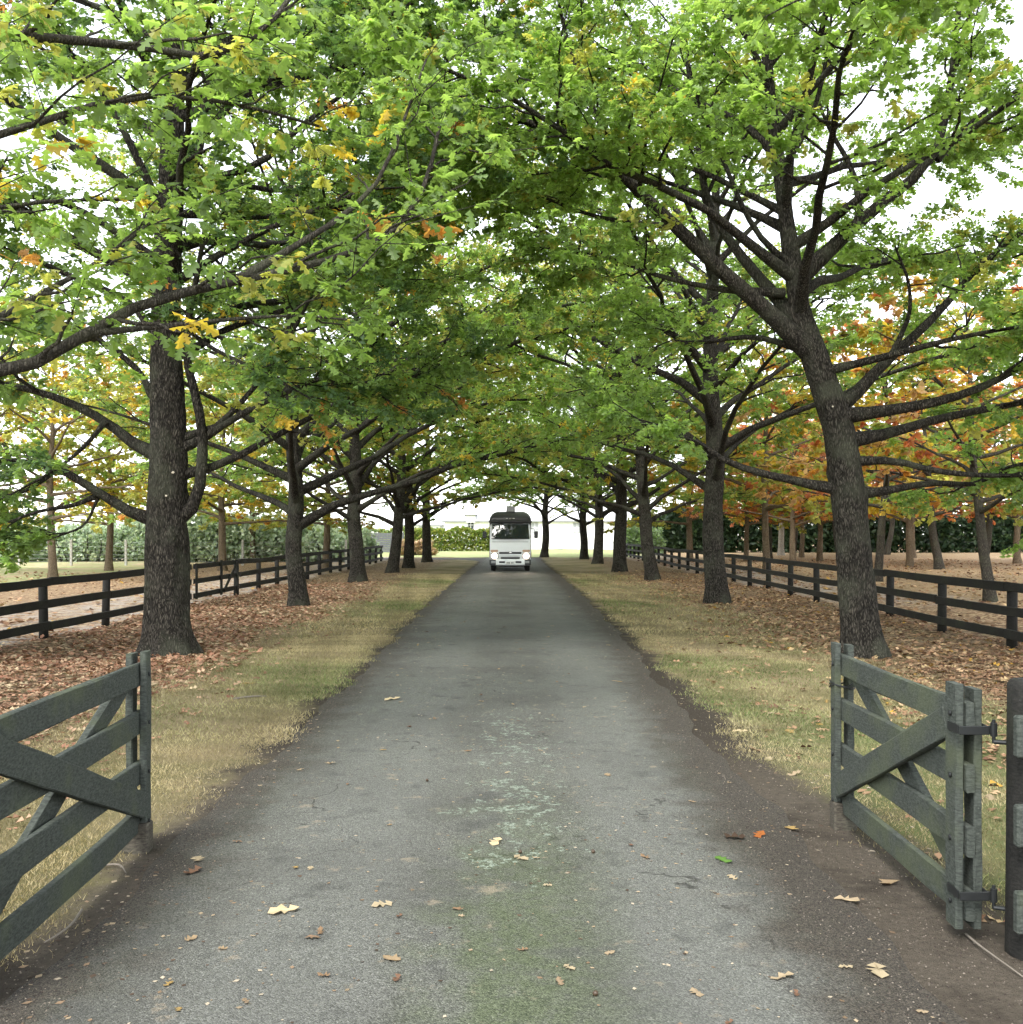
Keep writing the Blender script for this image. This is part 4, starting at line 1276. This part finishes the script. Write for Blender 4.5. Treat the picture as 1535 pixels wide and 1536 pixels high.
def van(loc):
    root = empty('camper_van', loc); tag(root, 'white cab-over camper van with black roof pod and lit headlights on the driveway', 'van')
    W = M['van_white']
    # cab shell, raked front
    secs = [rrect(.0, .80, .42, 1.02, .05, .06), rrect(.02, .845, .38, 1.15, .05, .05), rrect(.10, .855, .38, 1.30, .04, .04), rrect(.22, .855, .38, 1.55, .04, .05), rrect(.42, .845, .38, 1.96, .04, .12), rrect(.62, .84, .38, 2.02, .04, .12), rrect(1.65, .84, .38, 2.04, .04, .10)]
    body = loft(secs).build('cab', W, root, True)
    # windscreen lies on the raked front
    a, b_ = np.array([0, .085, 1.33]), np.array([0, .425, 1.95])
    n_ = unit(np.array([0, -(b_ - a)[2], (b_ - a)[1]]))
    def scr(hw0, hw1, t0, t1, off):
        p = lambda x, t: a + (b_ - a) * t + n_ * off + np.array([x, .05 * (x / .8) ** 2, 0])
        xs = np.linspace(-1, 1, 9); V = [p(x * hw0, t0) for x in xs] + [p(x * (hw0 + hw1) / 2, (t0 + t1) / 2) for x in xs] + [p(x * hw1, t1) for x in xs]
        k = np.arange(8); g = Geo(); g.add(np.array(V), quads=np.concatenate([np.stack([k, k + 1, k + 10, k + 9], 1), np.stack([k + 9, k + 10, k + 19, k + 18], 1)])); return g
    ws = scr(.79, .74, .02, .97, .075); w_o = ws.build('windscreen', M['glass'], root, True)
    scr(.80, .75, .0, .99, .045).build('cab_shade_sheet', M['cab_shade'], w_o, True)  # dark sheet behind the glass, its colour stands for the shade inside the cab
    for x in (-.34, .28):
        g = Geo(); p0 = a + n_ * .085 + np.array([x, 0, -.01]); g.tube([p0, p0 + (b_ - a) * .06 + np.array([-.25, 0, 0]) * .6, p0 + (b_ - a) * .10 + np.array([-.52, 0, 0]) * .6], .012, 5, True); g.build('wiper', M['rubber'], w_o)
    # side windows
    for s in (-1, 1):
        g = Geo(); g.box((s * .852, .98, 1.62), (.012, .75, .52), None, .004); g.build('side_window', M['glass'], root)
        g = Geo(); g.box((s * .858, 1.32, 1.2), (.02, .14, .03), None, .005); g.build('door_handle', M['van_trim'], root)
    # grille bars and bumper
    def gb(name, c, s, m, par=root, bev=.02):
        g = Geo(); g.box(c, s, None, bev); return g.build(name, m, par)
    gb('panel_line', (0, .055, 1.235), (1.5, .012, .014), M['van_trim'])
    gr = gb('grille', (0, -.012, .775), (.94, .05, .085), M['van_black'])
    gb('emblem', (0, -.045, .80), (.11, .02, .07), M['chrome'], gr, .015)
    gb('lower_grille', (0, -.022, .565), (.80, .05, .075), M['van_black'])
    gb('grille_bar', (0, -.03, .67), (1.02, .05, .075), W)
    bp = gb('bumper', (0, -.03, .385), (1.70, .14, .25), W, root, .04)
    for s in (-1, 1):
        gb('bumper_corner', (s * .725, -.045, .39), (.27, .15, .25), M['van_trim'], bp, .03)
        gb('bumper_slot', (s * .34, -.095, .395), (.25, .02, .09), M['van_black'], bp, .008)
        gb('fog_lamp', (s * .70, -.118, .40), (.18, .02, .09), M['shade_grey'], bp, .008)
        hl = gb('headlight', (s * .665, -.02, .655), (.33, .10, .24), M['chrome'], root, .04)
        g = Geo(); c = np.array([s * .66, -.075, .65]); g.tube([c, c + [0, -.012, 0], c + [0, -.02, 0]], [.125, .11, .05], 16, True); g.build('lamp', M['headlamp'], hl, True)
        gb('indicator', (s * .665, -.01, .86), (.31, .06, .09), M['amber'], root, .02)
        gb('side_marker', (s * .875, .25, .72), (.03, .10, .20), M['amber'], root, .01)
        # mirrors on stalks
        g = Geo(); g.tube([[s * .84, .3, 1.80], [s * 1.0, .18, 1.78], [s * 1.06, .16, 1.55]], .014, 6); g.tube([[s * .84, .25, 1.40], [s * 1.04, .16, 1.46]], .012, 6)
        m_ = g.build('mirror_arm', M['van_trim'], root, True)
        gb('mirror', (s * 1.075, .15, 1.53), (.17, .09, .30), M['van_trim'], m_, .035)
    pl = gb('number_plate', (0, -.108, .365), (.40, .012, .135), M['plate_white'], bp, .004)
    for k, x in enumerate((-.13, -.08, -.03, .06, .11)):
        gb('plate_mark', (x, -.1155, .365), (.026, .004, .07), M['van_trim'], pl, .001)
    gb('under_shield', (0, .4, .28), (1.45, .6, .16), M['rubber'])
    # wheels
    for y in (.72, 3.3):
        for s in (-1, 1):
            g = Geo(); ps = [[s * .62, y, .36], [s * .64, y, .36], [s * .80, y, .36], [s * .82, y, .36]]
            g.tube(ps, [.31, .36, .36, .31], 22, True); wl = g.build('wheel', M['rubber'], root, True)
            g = Geo(); g.tube([[s * .80, y, .36], [s * .828, y, .36], [s * .835, y, .36]], [.21, .21, .15], 18, True); g.build('rim', M['chrome'], wl, True)
    # camper body behind the cab, over-cab pod
    bs = [rrect(1.72, .89, .45, 2.44, .05, .34), rrect(1.80, .905, .43, 2.48, .05, .36), rrect(5.4, .905, .43, 2.48, .05, .36), rrect(5.5, .88, .45, 2.44, .05, .34)]
    loft(bs).build('camper_body', M['van_black'], root, True)
    ps = []
    for y, hw, z0, z1 in ((.30, .82, 2.04, 2.14), (.34, .885, 2.03, 2.24), (.45, .895, 2.03, 2.34), (.65, .895, 2.03, 2.43), (.95, .895, 2.03, 2.49), (1.4, .895, 2.03, 2.52), (1.71, .895, 2.03, 2.53)):
        ps.append(rrect(y, hw, z0, z1, .02, min(.36, (z1 - z0) * .8)))
    pod = loft(ps).build('roof_pod', M['van_black'], root, True)
    gb('pod_lip', (0, .33, 2.075), (1.80, .14, .11), M['van_black'], pod, .03)
    for x in (-.07, .07, .21):
        gb('marker_lamp', (x - .07, .335, 2.215), (.09, .04, .03), M['plate_white'], pod, .01)
    gb('roof_unit', (.02, 1.2, 2.615), (.36, .5, .25), M['shade_grey'], root, .03)
    g = Geo(); 
    for s in (-1, 1): g.tube([[s * .16, .95, 2.45], [s * .16, .95, 2.62]], .015, 6, True)
    g.build('unit_bracket', M['van_trim'], root)
    for s in (-1, 1):                                     # dipped beams on the asphalt
        L = bpy.data.lights.new('dipped_beam', 'SPOT'); L.energy = 28; L.color = (1, .78, .6); L.spot_size = rad(48); L.spot_blend = 1.0; L.shadow_soft_size = .08
        o = bpy.data.objects.new('dipped_beam', L); COL.objects.link(o); o.parent = root
        o.location = (s * .66, -.14, .65); o.rotation_euler = (rad(90 - 3.5), 0, rad(180))
    return root
van((-.05, 42.6, .01))

# ------------------------------------------------------------------ leaf litter
LIT = [(np.array([.32, .20, .12]), 4), (np.array([.24, .14, .085]), 4), (np.array([.40, .275, .165]), 4), (np.array([.13, .07, .045]), 2), (np.array([.42, .31, .17]), 1.2), (np.array([.40, .24, .05]), .4)]
LIT_L = [(np.array([.34, .195, .125]), 5), (np.array([.27, .14, .09]), 4), (np.array([.40, .27, .175]), 4), (np.array([.15, .085, .055]), 2), (np.array([.46, .36, .23]), 2)]
def litter(name, label, x0, x1, y0, y1, n, size, pal, dens_fn, seed):
    rng = np.random.default_rng(seed)
    x = rng.uniform(x0, x1, n); y = y0 + (y1 - y0) * rng.random(n) ** 1.5
    k = rng.random(n) < dens_fn(x, y); x, y = x[k], y[k]; n = len(x)
    a = rng.uniform(0, 6.28, n)
    pos = np.column_stack([x, y, ground_z(x, y) + rng.uniform(.006, .03, n)])
    dr = np.column_stack([np.cos(a), np.sin(a), rng.normal(0, .2, n)])
    nr = unit(np.column_stack([rng.normal(0, .35, n), rng.normal(0, .35, n), np.ones(n)]))
    c = pick_tints(rng, n, pal) * rng.uniform(.6, 1.25, (n, 1)) * .95
    sz = size * rng.uniform(.55, 1.25, n); cu = rng.uniform(-1.4, 1.6, n)
    nr_ = y < 13
    Vs, Fs, Cs, off = [], [], [], 0
    for m_, kd in ((nr_, 'mid'), (~nr_, 'far')):
        if not m_.any(): continue
        V, F, C = leaves(pos[m_], dr[m_], nr[m_], sz[m_], c[m_], kd, cu[m_])
        Vs.append(V); Fs.append(F + off); Cs.append(C); off += len(V)
    V, F, C = np.concatenate(Vs), np.concatenate(Fs), np.concatenate(Cs)
    V[:, 2] = np.maximum(V[:, 2], ground_z(V[:, 0], V[:, 1]) + .004)
    me = np_mesh(name, V, F, False, C); me.materials.append(M['dry_leaf'])
    tag(link(name, me), label, 'leaf litter', None, 'stuff')
def patch(x, y, s=1.3, ph=0.0):
    return .5 + .28 * np.sin(x * s * 1.7 + ph + y * .6) + .28 * np.sin(y * s + ph * 2 - x) + .2 * np.sin(y * 3.1 * s + x * 2.3)
litter('leaf_litter', 'red-brown oak leaf litter under the left row of oaks', -7.2, -2.7, 5.5, 36, 56000, .078, LIT_L,
       lambda x, y: np.clip((-x - 3.35 - .25 * np.sin(y * .9)) / .7, .05, 1) * np.clip(patch(x, y, 1.0, 1) + .5, .2, 1) * np.clip((36 - y) / 8, 0, 1), 301)
litter('leaf_litter', 'brown oak leaf litter under the right row of oaks', 1.95, 7.3, 4.2, 44, 60000, .078, LIT,
       lambda x, y: np.clip((x - 3.0 - .35 * np.sin(y * .7)) / 1.5, .06, 1) * np.clip(patch(x, y, 1.1, 3) + .15, .18, .95) * np.clip((44 - y) / 8, 0, 1), 302)
litter('leaf_litter', 'fallen leaves scattered over the left paddock track', -20, -7.3, 9, 42, 11000, .13, LIT,
       lambda x, y: np.clip(patch(x, y, .5, 5), .05, .9), 303)
litter('leaf_litter', 'fallen leaves covering the right paddock under the autumn trees', 7.3, 26, 9, 62, 20000, .15, LIT,
       lambda x, y: np.clip(patch(x, y, .6, 2) + .2, .15, 1), 304)

# ------------------------------------------------------------------ grass of the verges
def grass(label, sgn, seed):
    rng = np.random.default_rng(seed)
    parts = []
    for (y0, y1, n, h, w_) in ((2.6, 8, 70000, .019, .0048), (8, 16, 60000, .027, .008), (16, 40, 36000, .04, .017)):
        y = rng.uniform(y0, y1, n)
        l, r = road_edges(y)
        near = np.clip((7.5 - y) / 5, 0, 1)
        e = (r + .28 + .45 * near) if sgn > 0 else (-l + .14 + .22 * near)
        e = e + .16 * wob(y * 1.6, 2 + sgn) + .08 * rng.normal(0, 1, n)
        x = e + rng.random(n) ** 1.2 * (4.6 + .6 * (sgn > 0) - e)
        pt = patch(x * sgn, y, 1.6, 7 + sgn)
        k = rng.random(n) < np.clip(1.15 - (x - 2.9 - .5 * (sgn > 0)) / 1.5, .06, 1) * np.clip(pt + .45, .45, 1)
        x, y, pt = x[k] * sgn, y[k], pt[k]; m = len(x)
        a = rng.uniform(0, 6.28, m); hh = h * rng.uniform(.5, 1.4, m); ln = rng.uniform(.3, 1.5, m)[:, None] * hh[:, None]
        gz = ground_z(x, y); b_ = np.column_stack([x, y, gz - .002])
        s = np.column_stack([np.cos(a), np.sin(a), np.zeros(m)]) * w_ * .5 * rng.uniform(.6, 1.4, (m, 1))
        b2 = rng.uniform(0, 6.28, m)
        t = b_ + np.column_stack([np.cos(b2), np.sin(b2), np.zeros(m)]) * ln; t[:, 2] = gz + hh
        V = np.stack([b_ - s, b_ + s, t], 1)
        gm = np.clip((patch(x, y, .55, 4 + sgn) - .38) * 1.6 + (1.1 * np.clip((10.5 - y) / 3, 0, 1) * np.clip(patch(x, y, 1.9, 1) + .3, .15, 1) if sgn > 0 else 0), 0, 1)[:, None] * rng.uniform(.3, 1.1, (m, 1))
        c = np.array([.52, .44, .26]) * (1 - gm) + np.array([.165, .235, .08]) * gm
        c = c * (.72 + .5 * np.clip(patch(x, y, 4.1, 2), 0, 1))[:, None]
        c = np.clip(c * .68 * rng.uniform(.6, 1.3, (m, 1)), 0, .7)
        parts.append((V.reshape(-1, 3), np.repeat(c, 3, 0)))
    V = np.concatenate([p for p, _ in parts]); C = np.concatenate([c for _, c in parts])
    me = np_mesh('verge_grass', V, np.arange(len(V)).reshape(-1, 3), False, C); me.materials.append(M['grass_blade'])
    tag(link('verge_grass', me), label, 'grass', None, 'stuff')
grass('short straw and olive grass on the left verge of the driveway', -1, 401)
grass('short straw and green grass on the right verge of the driveway', 1, 402)

# ------------------------------------------------------------------ grit on the soil margins
def grit(label, seed):
    rng = np.random.default_rng(seed); n = 16000
    y = 2.4 + 9 * rng.random(n) ** 1.5; sg = np.where(rng.random(n) < .42, -1, 1)
    x = np.where(sg > 0, rng.uniform(1.15, 2.35, n), -rng.uniform(1.5, 2.15, n)) + rng.normal(0, .06, n)
    s = rng.uniform(.002, .0055, n)
    B = np.array([[1, 0, 0], [-.5, .87, 0], [-.5, -.87, 0], [0, 0, .8]])
    a = rng.uniform(0, 6.28, n); ca, sa = np.cos(a), np.sin(a)
    V = np.stack([ca[:, None] * B[:, 0] - sa[:, None] * B[:, 1], sa[:, None] * B[:, 0] + ca[:, None] * B[:, 1], np.tile(B[:, 2], (n, 1))], -1) * s[:, None, None]
    V += np.column_stack([x, y, road_z(x, y)])[:, None]
    F = (np.array([[0, 1, 3], [1, 2, 3], [2, 0, 3]])[None] + (np.arange(n) * 4)[:, None, None]).reshape(-1, 3)
    c = np.array([[.10, .085, .07], [.19, .165, .135], [.04, .03, .025]])[rng.integers(0, 3, n)] * rng.uniform(.6, 1.2, (n, 1))
    me = np_mesh('grit', V.reshape(-1, 3), F, False, np.repeat(c, 4, 0)); me.materials.append(M['dry_leaf'])
    tag(link('grit', me), label, 'gravel', None, 'stuff')
def crumbs(label, seed):
    rng = np.random.default_rng(seed); n = 7000
    y = 2.4 + 26 * rng.random(n) ** 1.5; x = rng.uniform(-2.1, 2.3, n)
    k = rng.random(n) < np.clip(patch(x, y, 1.7, 3), .1, 1); x, y = x[k], y[k]; n = len(x)
    a = rng.uniform(0, 6.28, n)
    pos = np.column_stack([x, y, road_z(x, y) + .003])
    ex = np.abs(x) > 1.5
    c = np.array([[.34, .27, .18], [.24, .17, .11], [.42, .36, .27], [.10, .07, .05]])[rng.integers(0, 4, n)] * rng.uniform(.6, 1.1, (n, 1))
    V, F, C = leaves(pos, np.column_stack([np.cos(a), np.sin(a), rng.normal(0, .1, n)]), unit(np.column_stack([rng.normal(0, .25, n), rng.normal(0, .25, n), np.ones(n)])), rng.uniform(.006, .024, n) * (1 + y / 40) * np.where(ex, 1.5, 1), c, 'far')
    V[:, 2] = np.maximum(V[:, 2], road_z(V[:, 0], V[:, 1]) + .002)
    me = np_mesh('leaf_crumbs', V, F, False, C); me.materials.append(M['dry_leaf'])
    tag(link('leaf_crumbs', me), label, 'leaf crumbs', None, 'stuff')
crumbs('tiny crushed leaf fragments flecking the driveway asphalt', 502)
grit('loose grit and crumbs of bark on the bare soil beside the asphalt', 501)

# ------------------------------------------------------------------ single fallen leaves
def fallen_mesh(col, curl):
    TV, TT = LT['near']
    V = TV.copy(); q_ = np.random.default_rng(int(abs(curl) * 1000 + col[0] * 999)); V[:, :2] += q_.normal(0, .045, (len(V), 2)); V[:, 0] *= q_.uniform(.6, 1.0)
    V[:, 2] = .42 * curl * (.5 * V[:, 0] ** 2 + .25 * (V[:, 1] - .5) ** 2) + .03 * np.sin(V[:, 0] * 14 + curl * 5) + .03 * np.cos(V[:, 1] * 9 + curl)
    V[:, 1] -= .5
    V[:, 2] -= V[:, 2].min()
    me = np_mesh('fallen_leaf', V, TT, False, np.tile(col * .72, (len(V), 1))); me.materials.append(M['dry_leaf'])
    return me
FM = [fallen_mesh(np.array(c), k) for c, k in (((.42, .33, .21), 1.0), ((.34, .25, .15), 2.6), ((.26, .17, .10), 3.0), ((.19, .11, .07), 3.4), ((.44, .36, .23), .7), ((.38, .26, .10), 1.2), ((.36, .28, .18), -2.2), ((.24, .16, .10), -3.0), ((.40, .31, .20), 4.0), ((.30, .22, .14), 1.9))]
FG = fallen_mesh(np.array((.10, .20, .04)), 1.2); FO = fallen_mesh(np.array((.38, .13, .035)), 1.5); FB = fallen_mesh(np.array((.62, .50, .30)), .9); FK = fallen_mesh(np.array((.07, .045, .03)), 3.0)
def put_leaf(me, x, y, s, a, label, group=None, tilt=.1):
    o = link('fallen_leaf', me); o.location = (x, y, float(road_z(x, y)) + .004); o.scale = (s, s, s)
    o.rotation_euler = (random.uniform(-tilt, tilt), random.uniform(-tilt, tilt), a); tag(o, label, 'leaf', group)
for px, py, me, s, a, lab in (
    (425, 1377, FB, .13, 1.9, 'large pale tan oak leaf on the left of the near asphalt'),
    (1085, 1297, FG, .11, .6, 'bright green leaf on the asphalt near the right margin'),
    (1102, 1262, FK, .12, 1.2, 'curled dark brown leaf at the right edge of the asphalt'),
    (1140, 1257, FO, .10, 2.6, 'orange-red leaf on the soil left of the right gate'),
    (1187, 1245, FM[5], .11, .4, 'yellow-tan leaf at the foot of the right gate stop'),
    (745, 1274, FB, .10, 2.8, 'pale tan leaf in the middle of the asphalt beside the lichen'),
    (783, 1298, FM[4], .085, 4.0, 'small cream leaf on the lichen in the middle of the asphalt'),
    (1270, 1353, FM[0], .12, 1.0, 'tan leaf on the brown soil below the right gate'),
    (1332, 1325, FM[1], .11, 2.2, 'crumpled tan leaf on the soil under the right gate rails'),
    (1318, 1462, FM[4], .12, 3.0, 'two-toned tan leaf on the soil at the bottom right'),
    (1175, 1475, FM[0], .10, 5.0, 'tan leaf on the asphalt at the bottom right'),
    (1185, 1098, FM[5], .14, .2, 'yellow leaf on the right grass before the gate'),
    (1110, 1098, FB, .13, 1.4, 'pale leaf where the right grass meets bare soil'),
    (297, 1293, FM[4], .10, .5, 'pale leaf on the soil right of the left gate stop'),
    (291, 1313, FM[3], .10, 2.5, 'dark brown leaf beside the left gate stop'),
    (590, 1452, FM[1], .075, 1.1, 'small tan leaf at the bottom left of centre on the asphalt'),
    (573, 1369, FM[4], .09, 2.0, 'bleached leaf fragment left of the asphalt centre'),
    (589, 1053, FB, .16, 2.0, 'pale leaf on the asphalt left of the lichen patch further up'),
    (372, 1026, FM[5], .15, 2.0, 'yellow leaf on the left grass near the thick oak'),
):
    x, y, _ = G(px, py); put_leaf(me, x, y, s, a, lab)
rng = random.Random(9)
for i in range(150):
    y = 3.0 + 24 * rng.random() ** 1.5
    x = rng.uniform(-1.45, 1.5)
    put_leaf(rng.choice(FM), x, y, rng.uniform(.022, .058) * (1 + y / 60), rng.uniform(0, 6.28), 'small dry brown leaf strewn on the driveway asphalt', 'small dry leaves strewn on the driveway')
for i in range(70):
    y = 3.1 + 13 * rng.random() ** 1.4
    x = rng.uniform(1.75, 3.3) if rng.random() < .7 else -rng.uniform(1.9, 3.4)
    put_leaf(rng.choice(FM), x, y, rng.uniform(.07, .13), rng.uniform(0, 6.28), 'dry oak leaf lying on the grass or soil beside the driveway', 'dry leaves beside the driveway', .35)

def acorn_mesh():
    g = Geo(); g.tube([[0, 0, 0], [.004, 0, .001], [.010, 0, .001], [.017, 0, 0], [.021, 0, 0]], [.002, .008, .0105, .008, .001], 10); m_ = g.mesh('acorn', True); m_.materials.append(M['acorn']); return m_
AM = acorn_mesh()
for px, py, lab in ((898, 1508, 'dark acorn on the asphalt at the bottom right of centre'), (778, 1290, 'dark acorn beside the cream leaf on the lichen'), (893, 1288, 'dark acorn right of the lichen on the asphalt'), (641, 1180, 'dark acorn on the asphalt left of the lichen patch')):
    x, y, _ = G(px, py); o = link('acorn', AM); o.location = (x, y, float(road_z(x, y)) + .009); o.rotation_euler = (0, .1, x * 9); tag(o, lab, 'acorn')
def twig(lab, pts, r):
    g = Geo(); q = [np.array([*G(px, py)[:2], .012]) for px, py in pts]; q = resample(np.array(q), 10, 2); q[:, 2] += .01 * np.sin(np.linspace(0, 3.1, 10))
    g.tube(q, np.linspace(r, r * .5, 10), 6, True); tag(g.build('fallen_twig', M['twig_grey'], None, True), lab, 'twig')
twig('curved pale twig on the soil below the left gate', [(124, 1368), (112, 1392), (90, 1408), (68, 1418)], .006)
twig('short bent twig on the soil near the left gate stop', [(150, 1303), (170, 1302), (183, 1304), (190, 1313)], .006)
twig('long thin twig on the soil below the right gate hinge', [(1449, 1405), (1468, 1425), (1495, 1445), (1535, 1470)], .005)
twig('thin dark twig on the grass right of the thick left oak', [(352, 1050), (375, 1048), (400, 1046)], .012)
